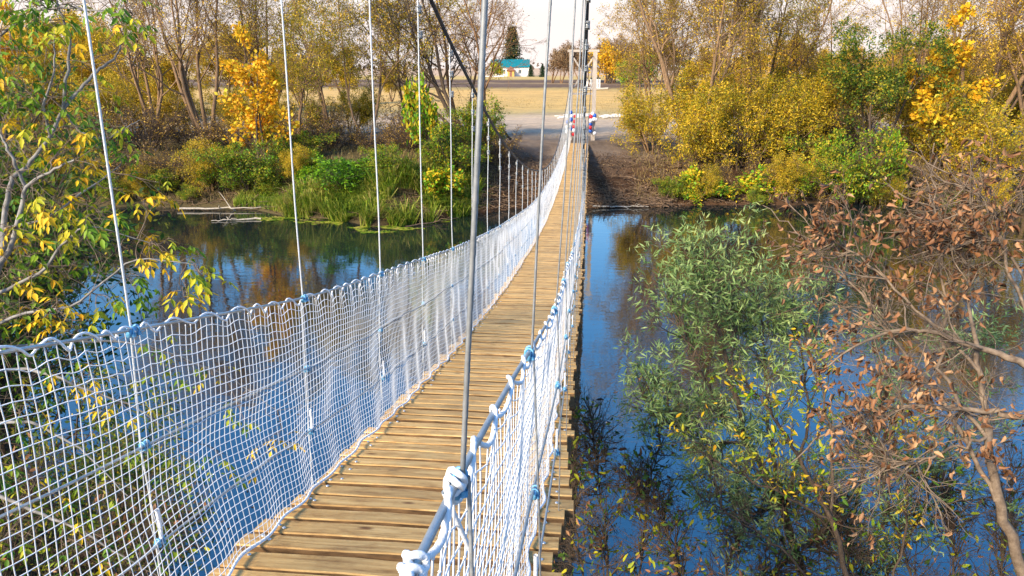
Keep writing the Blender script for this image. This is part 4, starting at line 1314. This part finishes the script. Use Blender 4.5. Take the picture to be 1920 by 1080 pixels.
def log(pa, pb, r, label, m='driftwood', name='driftwood_branch', seed=0, za=None, side=3):
    rg = np.random.default_rng(seed)
    a, b2 = np.array(pa, float), np.array(pb, float)
    k = 12
    pts = a + (b2 - a) * np.linspace(0, 1, k)[:, None] + rg.normal(size=(k, 3)) * np.array([0.05, 0.05, 0.02]) * np.linalg.norm(b2 - a) / 3
    lv = [(pts[None], np.linspace(r, r * 0.4, k)[None], None, None)]
    t = thing(name, label, 'branch', a)
    Geo().add(*tubes(pts - a, np.linspace(r, r * 0.35, k)[None], 6)).obj('stem', M[m], t)
    for i in range(side):
        q = pts[rg.integers(3, k - 1)] - a
        d = unit(rg.normal(size=3) + np.array([0, 0, 0.6]) + unit(b2 - a))
        ln = np.linalg.norm(b2 - a) * rg.uniform(0.15, 0.3)
        sp_ = q + d * np.linspace(0, ln, 5)[:, None] + rg.normal(size=(5, 3)) * 0.04
        sp_[0] = q
        Geo().add(*tubes(sp_, np.linspace(r * 0.5, r * 0.15, 5)[None], 5)).obj('side_branch', M[m], t)


w = lambda px, py, z=0.05: PG(px, py, z)
log(w(330, 392, 0.10), w(484, 389, 0.15), 0.06, 'long pale driftwood branch lying in the shallows below the bare trees', seed=1)
log(w(490, 410, 0.05), w(395, 414, 0.04), 0.05, 'thin pale branch floating off the left bank below the first driftwood', seed=2)
log(w(1108, 386, 0.12), w(1215, 388, 0.05), 0.045, 'thin pale stick lying along the waterline right of the bridge', seed=3)
log(w(1140, 300, 1.4), w(1235, 375, 0.35), 0.07, 'dead brown branch lying down the bare earth slope', 'dry_twig', seed=4, side=6)
log(w(1175, 330, 1.0), w(1290, 372, 0.3), 0.06, 'dead branch lying at the right foot of the bare slope', 'dry_twig', seed=5, side=6)
log(w(905, 360, 0.5), w(1005, 345, 0.9), 0.09, 'dark log lying on the bank left of the bridge', 'bark_dark', seed=6, side=5)
log(w(760, 425, 0.06), w(860, 408, 0.1), 0.04, 'thin dark branch lying in the reeds beside the duckweed', 'dry_twig', seed=7)

# uprooted snag near the bridge
c = PC(955, 44.5, 2)
sn = thing('uprooted_snag', 'dark uprooted snag with crooked branches left of the bridge end', 'snag', (c[0], c[1], float(ground_z(*c))))
rg = np.random.default_rng(77)
lv = grow(rg, np.zeros((7, 3)) + rg.normal(size=(7, 3)) * 0.3, np.stack([rg.normal(size=7) - 0.2, rg.normal(size=7) * 0.4, 0.5 + rg.random(7)], -1), rg.uniform(1.0, 2.4, 7), np.full(7, 0.09),
          [dict(k=7, wig=0.28, trop=0.1, n=4, lr=0.5, ang=45, t0=0.3, rr=0.6, taper=0.3), dict(k=5, wig=0.3, trop=0.05, n=3, lr=0.5, ang=45, t0=0.3, rr=0.6, taper=0.3), dict(k=3, wig=0.3, trop=0, n=0, lr=0, ang=0, t0=0, rr=0, taper=0.3)])
wood(lv, (6, 5, 4)).obj('trunk', M['bark_dark'], sn)

# pale rubble heaps on the sandy ground
for nm, (pa, pb), lab, sd_ in ((1, (1130, 1215), 'low heap of pale rubble on the sandy ground right of the portal', 5), (2, (1050, 1105), 'low heap of pale rubble on the sandy ground behind the portal', 6)):
    rg = np.random.default_rng(sd_)
    a, b2 = PC(pa, 73, 2.6), PC(pb, 77, 2.6)
    t = thing('rubble_heap', lab, 'rubble', ((a[0] + b2[0]) / 2, (a[1] + b2[1]) / 2, float(ground_z(*((a + b2) / 2)))))
    mx, my, mz = t.location
    g = Geo()
    for i in range(150):
        u = rg.random()
        q = a + (b2 - a) * u
        c = np.array([q[0] + rg.normal() * 0.25 - mx, q[1] + rg.normal() * 1.0 - my, -0.03 + rg.random() * 0.1])
        v, f = ball((0, 0, 0), rg.uniform(0.06, 0.26), 6, 4, 0.35)
        v = v * (1 + rg.normal(size=v.shape) * 0.12) * np.array([1.5, 1, 1]) + c
        g.add(v, f)
    g.obj('stones', M['rubble'], t, smooth=False, kind='stuff')

# ------------------------------------------------------------------ near plants
def compound_leaf(seed, n_leaflets=5, L=0.092):
    """boxelder leaf: a stalk and drooping toothed leaflets"""
    rg = np.random.default_rng(seed)
    g = Geo()
    st = np.array([[0, 0, 0], [0.05, 0, 0.004], [0.10, 0, -0.006], [0.15, 0, -0.03]])
    g.add(*tubes(st, 0.0012, 3))
    slots = [(0.15, 0), (0.10, 1), (0.10, -1), (0.06, 1), (0.06, -1)][:n_leaflets]
    for x, sd_ in slots:
        ang = sd_ * rad(60 + rg.normal() * 10)
        d = np.array([math.cos(ang), math.sin(ang), -0.6 - 0.5 * rg.random()])
        d = unit(d)
        s = unit(np.cross(d, [0, 0, 1.0]))
        nn = np.cross(s, d)
        l = L * (0.75 + 0.35 * rg.random()); wd = l * 0.20
        p0 = np.array([x, 0, -0.03 if x > 0.12 else -0.004])
        prof = [(0, 0.0), (0.22, 0.75), (0.45, 1.0), (0.62, 0.62), (0.72, 0.66), (1.0, 0.0)]
        mid = [p0 + d * l * t_ - nn * wd * 0.25 * t_ for t_, _ in prof]
        lf = [p0 + d * l * t_ + s * wd * w_ + nn * wd * 0.35 * w_ for t_, w_ in prof]
        rt = [p0 + d * l * t_ - s * wd * w_ + nn * wd * 0.35 * w_ for t_, w_ in prof]
        v = np.array(mid + lf + rt)
        f = []
        for i in range(5):
            f.append((i, i + 1, 6 + i + 1, 6 + i)); f.append((i, 12 + i, 12 + i + 1, i + 1))
        g.add(v, f)
    return g


LEAFV = {}
for kk, mm in (('y', 'leaf_single_y'), ('g', 'leaf_single_g'), ('yg', 'leaf_single_yg')):
    LEAFV[kk] = [(compound_leaf(s, [5, 3, 5, 4][s % 4]), None) for s in range(4)]
    LEAFV[kk] = [(a, a.mesh('leaf', M[mm])) for a, _ in LEAFV[kk]]


def limb(g, pts, r0, r1, k=18, seed=0, wob=0.012, sides=7):
    pts = np.array(pts, float)
    t = np.linspace(0, 1, len(pts)); tt = np.linspace(0, 1, k)
    q = np.stack([np.interp(tt, t, pts[:, i]) for i in range(3)], -1)
    q[1:-1] = (q[:-2] + 2 * q[1:-1] + q[2:]) / 4
    rg = np.random.default_rng(seed)
    q[1:-1] += rg.normal(size=(k - 2, 3)) * wob
    g.add(*tubes(q, np.linspace(r0, r1, k)[None], sides))
    return q


def near_maple():
    rg = np.random.default_rng(101)
    root = P(-330, 1500, 5.2)
    t = thing('boxelder_tree', 'near boxelder with pale grey branches and hanging yellow and green leaves at the left edge', 'tree', (root[0], root[1], float(ground_z(root[0], root[1])) - 0.2))
    o = np.array(t.location)
    g = Geo()
    limbs = [
        ([(-330, 1500, 5.2), (-200, 1000, 5.1), (-110, 760, 5.0), (-40, 600, 5.0), (5, 470, 5.0)], 0.07, 0.026),
        ([(5, 470, 5.0), (8, 400, 5.0), (22, 335, 5.0), (55, 308, 5.1), (95, 255, 5.1), (118, 205, 5.2)], 0.02, 0.011),
        ([(118, 205, 5.2), (175, 140, 5.3), (220, 105, 5.4), (236, 60, 5.4)], 0.014, 0.005),
        ([(118, 205, 5.2), (132, 75, 5.2), (110, 10, 5.1), (90, -60, 5.0)], 0.012, 0.004),
        ([(95, 255, 5.1), (80, 200, 5.0), (103, 130, 4.9), (100, 60, 4.9)], 0.011, 0.004),
        ([(-30, 560, 4.9), (30, 440, 4.9), (46, 352, 4.9), (92, 322, 4.8), (140, 300, 4.7)], 0.02, 0.006),
        ([(46, 352, 4.9), (20, 290, 4.8), (5, 260, 4.8), (-20, 200, 4.8)], 0.012, 0.005),
        ([(-60, 640, 5.2), (-60, 300, 5.3), (-40, 100, 5.3), (-20, -80, 5.2)], 0.06, 0.02),
        ([(-40, 100, 5.3), (60, 20, 5.2), (120, 15, 5.1), (200, 20, 5.0), (245, 30, 5.0)], 0.012, 0.003),
        ([(118, 205, 5.2), (150, 250, 5.3), (200, 262, 5.4), (262, 225, 5.5)], 0.009, 0.003),
        ([(5, 430, 5.0), (90, 410, 5.0), (170, 350, 5.2), (225, 310, 5.4)], 0.012, 0.003),
        ([(-20, 560, 5.0), (80, 510, 4.9), (120, 455, 4.9), (160, 420, 4.9), (280, 455, 5.0)], 0.014, 0.003),
        ([(-60, 640, 5.0), (30, 590, 4.9), (140, 575, 4.8), (250, 480, 4.8), (372, 500, 4.8)], 0.013, 0.003),
        ([(-80, 700, 5.2), (60, 690, 5.2), (160, 730, 5.2), (250, 760, 5.3), (330, 820, 5.4)], 0.014, 0.003),
        ([(-90, 800, 5.2), (60, 790, 5.2), (150, 840, 5.2), (240, 930, 5.2)], 0.015, 0.003),
        ([(-60, 660, 5.4), (120, 640, 5.5), (260, 640, 5.6), (420, 700, 5.8), (520, 770, 5.9)], 0.014, 0.003),
        ([(-130, 860, 5.2), (0, 930, 5.2), (140, 990, 5.1), (260, 1060, 5.0)], 0.02, 0.004),
    ]
    nodes = []
    for i, (pl, a, b2) in enumerate(limbs):
        q = limb(g, [P(*c) - o for c in pl], a, b2, 22, i, 0.004)
        nodes.append(q)
    allq = np.concatenate(nodes)
    # clusters of leaves: bearing, depth, colour, how many, spread
    cl = [(140, 290, 5.0, 'y', 14, 40), (105, 382, 4.9, 'y', 12, 34), (60, 370, 5.0, 'yg', 6, 30), (18, 440, 4.8, 'y', 12, 26), (232, 370, 5.2, 'yg', 5, 25), (300, 355, 5.3, 'y', 6, 26), (140, 255, 5.1, 'y', 4, 20),
          (20, 160, 5.0, 'g', 16, 46), (80, 190, 5.1, 'g', 12, 46), (200, 262, 5.3, 'g', 11, 40), (178, 170, 5.3, 'yg', 7, 25), (60, 230, 4.9, 'yg', 8, 34), (5, 225, 4.9, 'y', 5, 20), (245, 295, 5.4, 'g', 8, 30), (115, 420, 5.0, 'yg', 9, 32),
          (170, 415, 4.9, 'g', 12, 34), (30, 270, 5.2, 'g', 12, 46), (15, 10, 4.9, 'g', 14, 44), (80, 10, 5.0, 'g', 14, 40), (120, 22, 5.0, 'g', 10, 34), (100, 55, 5.0, 'yg', 10, 24), (240, 30, 5.0, 'g', 12, 34), (235, 55, 5.0, 'yg', 6, 22), (210, 65, 5.1, 'y', 3, 14),
          (130, 60, 5.0, 'y', 4, 20), (60, 50, 5.0, 'g', 7, 34), (0, 90, 5.0, 'g', 12, 40), (40, 110, 5.2, 'g', 8, 36), (285, 460, 4.9, 'y', 9, 28), (270, 385, 5.0, 'y', 5, 24), (365, 510, 4.8, 'yg', 10, 24), (350, 560, 4.9, 'y', 7, 22), (320, 460, 5.0, 'yg', 5, 20), (55, 520, 4.9, 'y', 4, 16),
          (110, 575, 4.8, 'y', 7, 30), (55, 590, 4.8, 'y', 5, 24), (200, 570, 4.8, 'yg', 7, 30), (250, 540, 4.9, 'g', 7, 26), (10, 590, 5.0, 'g', 10, 40), (20, 520, 5.2, 'g', 10, 40), (60, 470, 5.3, 'g', 9, 40), (100, 605, 4.8, 'y', 4, 18), (0, 350, 5.2, 'g', 12, 40), (150, 500, 5.3, 'g', 6, 40),
          (200, 420, 5.2, 'g', 5, 26), (160, 390, 5.2, 'yg', 5, 26), (230, 770, 5.3, 'y', 6, 36), (330, 690, 5.6, 'yg', 5, 30), (300, 650, 5.5, 'yg', 5, 30), (180, 690, 5.4, 'y', 5, 40), (440, 760, 5.9, 'yg', 5, 36), (510, 830, 6.0, 'y', 6, 36), (400, 700, 5.8, 'y', 5, 26), (420, 860, 5.8, 'yg', 5, 36),
          (240, 840, 5.3, 'yg', 7, 40), (90, 660, 5.4, 'g', 9, 50), (30, 760, 5.2, 'g', 10, 60), (60, 900, 5.2, 'g', 12, 60), (180, 930, 5.2, 'yg', 6, 50), (20, 1010, 5.1, 'yg', 9, 60), (130, 1020, 5.1, 'g', 8, 60), (10, 680, 5.4, 'g', 9, 50), (340, 900, 5.6, 'yg', 5, 44), (-40, 860, 5.2, 'g', 8, 60), (290, 1030, 5.2, 'g', 6, 50)]
    small = Geo(); nleaf = 0
    rest = {'y': Geo(), 'g': Geo(), 'yg': Geo()}
    order = []
    for (px, py, d, col, cnt, sp_) in cl:
        c = P(px, py, d) - o
        nd = allq[np.argmin(((allq - c) ** 2).sum(1))]
        c1 = c + np.array([0, 0, 0.05])
        mid = (nd + c1) / 2 + rg.normal(size=3) * 0.03
        q = limb(small, [nd, mid, c1], 0.005, 0.002, 9, rg.integers(999), 0.004, 4)
        for k in range(int(cnt * 1.5)):
            pp = P(px + rg.normal() * sp_ * 0.62, py + rg.normal() * sp_ * 0.55, d + rg.normal() * 0.18) - o
            b_ = q[rg.integers(3, 9)]
            small.add(*tubes(np.array([b_, (b_ + pp) / 2 + np.array([0, 0, 0.02]), pp]), [[0.002, 0.0016, 0.0012]], 3))
            cc = col if rg.random() < 0.75 else rg.choice(['y', 'g', 'yg'])
            away = unit(pp - b_ + rg.normal(size=3) * 0.02)
            az = math.atan2(away[1], away[0]) + rg.normal() * 0.5
            order.append((pp, az, rg.normal() * 0.3 + 0.25, cc, rg.integers(4), rg.uniform(0.5, 0.88), py))
    rg.shuffle(order)
    order.sort(key=lambda e: -e[5] * (1 if e[6] < 640 else 0.6))
    for i, (pp, az, tl_, cc, vi, s, _) in enumerate(order):
        if i < 290:
            link('leaf', LEAFV[cc][vi][1], t, loc=pp, rot=(rg.normal() * 0.3, tl_, az), sc=s)
        else:
            Rm = np.array(Matrix.Rotation(az, 3, 'Z') @ Matrix.Rotation(tl_, 3, 'Y')) * s
            src = LEAFV[cc][vi][0]
            for vv, ff in zip(src.v, src.f):
                base = ff - ff.min()
                # keep absolute offsets of this chunk
                rest[cc].add(vv @ Rm.T + pp, base)
    for cc, mm in (('y', 'leaf_single_y'), ('g', 'leaf_single_g'), ('yg', 'leaf_single_yg')):
        if rest[cc].n:
            rest[cc].obj('foliage', M[mm], t, kind='stuff')
    # bare side twigs
    n = 260
    i = rg.integers(0, len(allq), n)
    lv = grow(rg, allq[i], rg.normal(size=(n, 3)) + UP * 0.3, rg.uniform(0.15, 0.5, n), np.full(n, 0.003),
              [dict(k=5, wig=0.25, trop=0.0, n=3, lr=0.5, ang=40, t0=0.3, rr=0.7, taper=0.4), dict(k=3, wig=0.3, trop=0, n=0, lr=0, ang=0, t0=0, rr=0, taper=0.4)])
    small.add(*tubes(lv[0][0], lv[0][1], 3)); small.add(*tubes(lv[1][0], lv[1][1], 3))
    g.obj('trunk', M['bark_pale'], t)
    small.obj('twigs', M['bark_grey'], t, kind='stuff')


near_maple()


def limb_shrub(name, label, cat, seed, limbs, bark, leaf_specs, twigs, cut=24):
    """shrub on surveyed limbs; twigs=(n, length, spec levels); leaf_specs = list of (mat, count, l, w, droop, curl, spread)"""
    rg = np.random.default_rng(seed)
    o = P(*limbs[0][0][0])
    o[2] = float(ground_z(o[0], o[1])) - 0.1
    t = thing(name, label, cat, tuple(o))
    g = Geo(); qs = []; ds = []
    for i, (pl, a, b2) in enumerate(limbs):
        q = limb(g, [P(*c) - o for c in pl], a, b2, 24, seed + i, 0.012)
        c0 = 5 if cut == 24 else (13 if i == 0 else 8)
        qs.append(q[c0:cut]); dd = np.gradient(q, axis=0)[c0:cut]; ds.append(unit(dd))
    q = np.concatenate(qs); dd = np.concatenate(ds)
    n, L, up = twigs
    i = rg.integers(0, len(q), n)
    d0 = dd[i] * 0.8 + rg.normal(size=(n, 3)) * 0.75 + UP * up
    lv = grow(rg, q[i], d0, rg.uniform(0.4, 1.0, n) * L, rg.uniform(0.004, 0.008, n),
              [dict(k=8, wig=0.17, trop=0.02, n=5, lr=0.5, ang=42, t0=0.2, rr=0.62, taper=0.4),
               dict(k=5, wig=0.22, trop=0.02, n=3, lr=0.5, ang=42, t0=0.25, rr=0.7, taper=0.45),
               dict(k=3, wig=0.25, trop=0, n=0, lr=0, ang=0, t0=0, rr=0, taper=0.5)])
    g.obj('trunk', M[bark], t)
    wood(lv, (4, 3, 3), rmin=0.0012).obj('twigs', M[bark], t, kind='stuff')
    return t, lv, rg


def single_leaves(rg, t, lv, mats, n_obj, n_rest, l, w, droop, curl, lvs=(-1, -2), spread=0.01, keep=None):
    variants = []
    for m in mats:
        for k in range(3):
            v, f = leaf_quads(np.random.default_rng(200 + k), np.zeros((1, 3)), np.array([[1.0, 0, 0]]), l, w, droop, True, curl * (0.5 + 0.5 * k))
            variants.append(Geo().add(v, f).mesh('leaf', M[m]))
    pos, ds = leaf_points(rg, lv, int((n_obj + n_rest) * 2.2), lvs, spread)
    cl = vnoise(pos[:, 0] * 4.5 + pos[:, 1] * 2, pos[:, 2] * 4.5, 77) + rg.normal(size=len(pos)) * 0.3 > -0.12
    pos, ds = pos[cl][:n_obj + n_rest], ds[cl][:n_obj + n_rest]
    pm = rg.permutation(len(pos)); pos, ds = pos[pm], ds[pm]
    if keep is not None:
        k = keep(pos); pos, ds = pos[k], ds[k]
    for i in range(min(n_obj, len(pos))):
        link('leaf', variants[rg.integers(len(variants))], t, loc=pos[i], rot=tuple(rg.uniform(-3.1, 3.1, 3)), sc=rg.uniform(0.75, 1.3))
    g = Geo()
    rest = np.arange(min(n_obj, len(pos)), len(pos))
    for j, m in enumerate(mats):
        r_ = rest[j::len(mats)]
        if len(r_):
            g.add(*leaf_quads(rg, pos[r_], ds[r_], l, w, droop, True, curl), j)
    g.obj('foliage', [M[m] for m in mats], t, kind='stuff')


# dead-leaved shrub at the right
limbs = [([(2010, 1300, 5.4), (1915, 1070, 5.3), (1868, 940, 5.2), (1850, 820, 5.2), (1838, 700, 5.3), (1815, 560, 5.4)], 0.05, 0.012),
         ([(2080, 1000, 5.0), (1960, 700, 5.1), (1880, 665, 5.2), (1790, 640, 5.3), (1715, 612, 5.4), (1620, 640, 5.5), (1540, 700, 5.6)], 0.034, 0.005),
         ([(2080, 1000, 5.0), (1930, 785, 5.1), (1840, 768, 5.2), (1700, 762, 5.3), (1560, 800, 5.4), (1480, 870, 5.5)], 0.028, 0.004),
         ([(1868, 940, 5.2), (1800, 800, 5.3), (1720, 690, 5.5), (1620, 560, 5.7), (1500, 440, 5.9), (1430, 385, 6.0)], 0.018, 0.003),
         ([(1850, 820, 5.2), (1760, 700, 5.4), (1770, 560, 5.5), (1755, 430, 5.5), (1750, 345, 5.5), (1752, 268, 5.5)], 0.015, 0.004),
         ([(1838, 700, 5.3), (1700, 560, 5.5), (1600, 470, 5.7), (1540, 450, 5.8), (1440, 470, 5.9)], 0.012, 0.003),
         ([(1960, 700, 5.1), (1900, 520, 5.2), (1860, 400, 5.3), (1815, 350, 5.3), (1700, 280, 5.4)], 0.014, 0.003),
         ([(1980, 640, 5.1), (1880, 450, 5.3), (1800, 445, 5.4), (1700, 452, 5.5)], 0.012, 0.003),
         ([(1850, 820, 5.2), (1700, 870, 5.2), (1560, 880, 5.3)], 0.012, 0.003)]
t, lv, rg = limb_shrub('dead_leaved_shrub', 'near tangled shrub with curled brown dead leaves at the right edge', 'shrub', 131, limbs, 'bark_grey', None, (230, 0.68, -0.12), cut=17)
single_leaves(rg, t, lv, ['leaf_brown'], 290, 2000, 0.055, 0.027, 1.2, 0.5)

# grey-green willow
limbs = [([(1560, 1250, 7.6), (1470, 960, 7.5), (1400, 830, 7.5), (1370, 700, 7.5), (1330, 560, 7.4), (1315, 500, 7.4)], 0.05, 0.006),
         ([(1470, 960, 7.5), (1440, 800, 7.7), (1430, 650, 7.8), (1420, 560, 7.8)], 0.028, 0.004),
         ([(1400, 830, 7.5), (1330, 740, 7.3), (1290, 640, 7.2), (1270, 580, 7.2)], 0.02, 0.004),
         ([(1470, 960, 7.5), (1520, 780, 7.8), (1500, 640, 8.0), (1480, 590, 8.0)], 0.02, 0.004),
         ([(1400, 830, 7.5), (1320, 830, 7.2), (1240, 780, 7.1), (1205, 740, 7.0)], 0.014, 0.003),
         ([(1560, 1250, 7.6), (1500, 1060, 7.3), (1420, 960, 7.2), (1330, 900, 7.1)], 0.016, 0.003),
         ([(1560, 1250, 7.6), (1620, 1060, 7.3), (1660, 960, 7.3), (1760, 900, 7.4)], 0.016, 0.003),
         ([(1370, 700, 7.5), (1380, 620, 7.6), (1360, 540, 7.6), (1350, 510, 7.6)], 0.014, 0.003),
         ([(1560, 1250, 7.6), (1600, 960, 7.8), (1640, 800, 8.0), (1660, 680, 8.2)], 0.024, 0.004),
         ([(1560, 1250, 7.6), (1720, 980, 7.6), (1790, 800, 7.9), (1830, 650, 8.0)], 0.024, 0.004)]
t, lv, rg = limb_shrub('willow_shrub', 'near grey-green willow shrub rising from the lower bank right of the bridge', 'shrub', 141, limbs, 'bark_dark', None, (380, 0.72, 0.4))
pos, ds = leaf_points(rg, lv, 25000, (-1, -2), 0.02)
Geo().add(*leaf_quads(rg, pos, ds, 0.078, 0.014, 0.2)).obj('foliage', M['leaf_willow'], t, kind='stuff')

# yellow-green shrub between them
limbs = [([(1640, 1250, 6.6), (1560, 980, 6.6), (1500, 860, 6.6), (1440, 760, 6.6), (1400, 720, 6.6)], 0.03, 0.004),
         ([(1560, 980, 6.6), (1560, 820, 6.8), (1540, 720, 6.8), (1500, 660, 6.8)], 0.016, 0.003),
         ([(1560, 980, 6.6), (1460, 920, 6.5), (1360, 880, 6.4), (1300, 820, 6.4)], 0.014, 0.003),
         ([(1640, 1250, 6.6), (1700, 980, 6.8), (1700, 860, 6.8), (1740, 760, 6.9)], 0.014, 0.003),
         ([(1640, 1250, 6.6), (1480, 1040, 6.4), (1380, 960, 6.4), (1330, 940, 6.4)], 0.014, 0.003)]
t, lv, rg = limb_shrub('yellowing_shrub', 'yellowing green shrub between the willow shrub and the dead-leaved shrub', 'shrub', 151, limbs, 'bark_dark', None, (110, 0.5, 0.4))
single_leaves(rg, t, lv, ['leaf_single_yg', 'leaf_single_g', 'leaf_single_y'], 250, 700, 0.060, 0.023, 0.5, 0.10)

# twiggy brush along the near waterline
brush = [
    ('brush_clump', 'dark leafless brush beside the deck edge at the lower right', 161, [([(1130, 1290, 7.0), (1090, 1080, 7.2), (1075, 960, 7.4), (1070, 860, 7.6)], 0.014, 0.003), ([(1130, 1290, 7.0), (1140, 1040, 7.4), (1120, 880, 7.8), (1110, 790, 8.0)], 0.014, 0.003), ([(1130, 1290, 7.0), (1200, 1060, 7.4), (1220, 900, 7.8), (1250, 760, 8.0)], 0.014, 0.003)], (360, 0.5, 0.3), 900),
    ('brush_clump', 'tangled brown brush in the middle of the lower right bank', 162, [([(1330, 1290, 7.0), (1280, 1080, 7.2), (1240, 960, 7.4), (1180, 900, 7.6)], 0.014, 0.003), ([(1330, 1290, 7.0), (1360, 1060, 7.2), (1400, 980, 7.4), (1470, 930, 7.6)], 0.014, 0.003), ([(1330, 1290, 7.0), (1440, 1080, 7.2), (1560, 1000, 7.2)], 0.014, 0.003)], (420, 0.5, 0.25), 1100),
    ('brush_clump', 'dark upright brush below the dead-leaved shrub at the bottom right', 163, [([(1760, 1320, 7.0), (1700, 1060, 7.2), (1660, 930, 7.4), (1640, 840, 7.6)], 0.016, 0.003), ([(1760, 1320, 7.0), (1790, 1040, 7.2), (1770, 900, 7.4)], 0.016, 0.003), ([(1760, 1320, 7.0), (1600, 1080, 7.0), (1560, 960, 7.2)], 0.014, 0.003), ([(1860, 1300, 7.0), (1880, 1060, 7.2), (1900, 880, 7.4)], 0.016, 0.003)], (420, 0.6, 0.4), 900),
    ('brush_clump', 'dark brush seen through the left net at the bottom left', 164, [([(-60, 1290, 7.2), (20, 1060, 7.4), (60, 900, 7.8)], 0.014, 0.003), ([(-60, 1290, 7.2), (120, 1080, 7.4), (260, 960, 7.8)], 0.014, 0.003), ([(200, 1290, 7.2), (240, 1100, 7.3), (330, 980, 7.6)], 0.014, 0.003)], (380, 0.6, 0.3), 1500),
]
for nm, lab, sd_, lb, tw, nl in brush:
    t, lv, rg = limb_shrub(nm, lab, 'brush', sd_, lb, 'bark_dark', None, tw)
    pos, ds = leaf_points(rg, lv, nl, (-1, -2), 0.02)
    g = Geo()
    for j, m in enumerate(['leaf_brown', 'leaf_single_yg', 'leaf_olive']):
        g.add(*leaf_quads(rg, pos[j::3], ds[j::3], 0.07, 0.028, 0.3, True, 0.1), j)
    g.obj('foliage', [M['leaf_brown'], M['leaf_single_yg'], M['leaf_green']], t, kind='stuff')

# leafy bushes on the near bank behind the boxelder
nb_ = make_bush('leafy_bush', 'dark leafy bush behind the near boxelder at the left edge', 'bush', 181, 4.6, 2.2, 'bark_dark', ['leaf_green', 'leaf_green', 'leaf_olive'], nleaf=15000, ll=0.085, lw=0.04, lspread=0.08, stems=10)
for i, (x, y, sc_, lab) in enumerate([(-8.0, 9.2, 1.15, None), (-10.4, 11.2, 1.5, 'taller dark leafy bush farther left behind the near boxelder'), (-5.3, 7.3, 0.6, 'low leafy bush under the near boxelder seen through the net')]):
    z = float(ground_z(x, y))
    if i == 0:
        nb_.location = (x, y, max(z, -0.3)); nb_.scale = (sc_, sc_, sc_)
    else:
        dup(nb_, (x, y, max(z, -0.3)), i * 2.0, sc_, lab)
# leaves adrift on the river
rng = np.random.default_rng(33)
n = 5200
x = rng.uniform(-9, 14, n); y = rng.uniform(7.5, 30, n) ** 1.0
kp = (vnoise(x * 0.6, y * 0.35, 90) + 0.6 * vnoise(x * 2.1, y * 1.3, 91)) > 0.35 + (y - 8) * 0.03
x, y = x[kp], y[kp]; n = len(x)
pos = np.stack([x, y, np.full(n, 0.006)], -1)
d = rng.normal(size=(n, 3)); d[:, 2] = 0; d = unit(d) * (0.015 + 0.025 * rng.random((n, 1)))
sd2 = np.stack([-d[:, 1], d[:, 0], 0 * x], -1) * 0.55
v = np.stack([pos - d, pos + sd2, pos + d, pos - sd2], 1)
Geo().add(v.reshape(-1, 3), np.arange(4 * n).reshape(n, 4)).obj('floating_leaves', M['litter'], kind='stuff')

# ------------------------------------------------------------------ labels for the members of each row, by their order in it
ORD = ['leftmost', 'second from the left', 'third from the left', 'fourth from the left', 'fifth from the left', 'sixth from the left', 'seventh from the left', 'eighth from the left',
       'ninth from the left', 'tenth from the left', 'eleventh from the left', 'twelfth from the left', 'thirteenth from the left', 'fourteenth from the left', 'fifteenth from the left']
for grp, base in (('golden brown trees behind the left bank', 'golden brown tree behind the left bank'),
                  ('rusty brown trees behind the right bank', 'rusty brown tree behind the right bank'),
                  ('bare trees of the far row behind the portal', 'bare tree of the far row behind the portal'),
                  ('leafless thickets on the left bank', 'dark leafless thicket under the left bank trees'),
                  ('leafless thickets on the right bank', 'dark leafless thicket under the right bank trees'),
                  ('low olive undergrowth along the left waterline', 'low olive bush along the left waterline'),
                  ('golden scrub filling the space behind the left bank trees', 'golden scrub bush behind the left trees'),
                  ('low undergrowth along the right waterline', 'low bush along the right waterline'),
                  ('golden scrub behind the right bank trees', 'golden scrub bush behind the right trees')):
    mem = [o for o in bpy.data.objects if o.get('group') == grp and o.parent is None]
    mem.sort(key=lambda o: math.atan2(o.location.x - CAMX, o.location.y))
    for i, o in enumerate(mem):
        nth = ORD[i] if i < len(mem) - 1 else 'rightmost'
        o['label'] = '%s, %s in its row' % (base, nth)
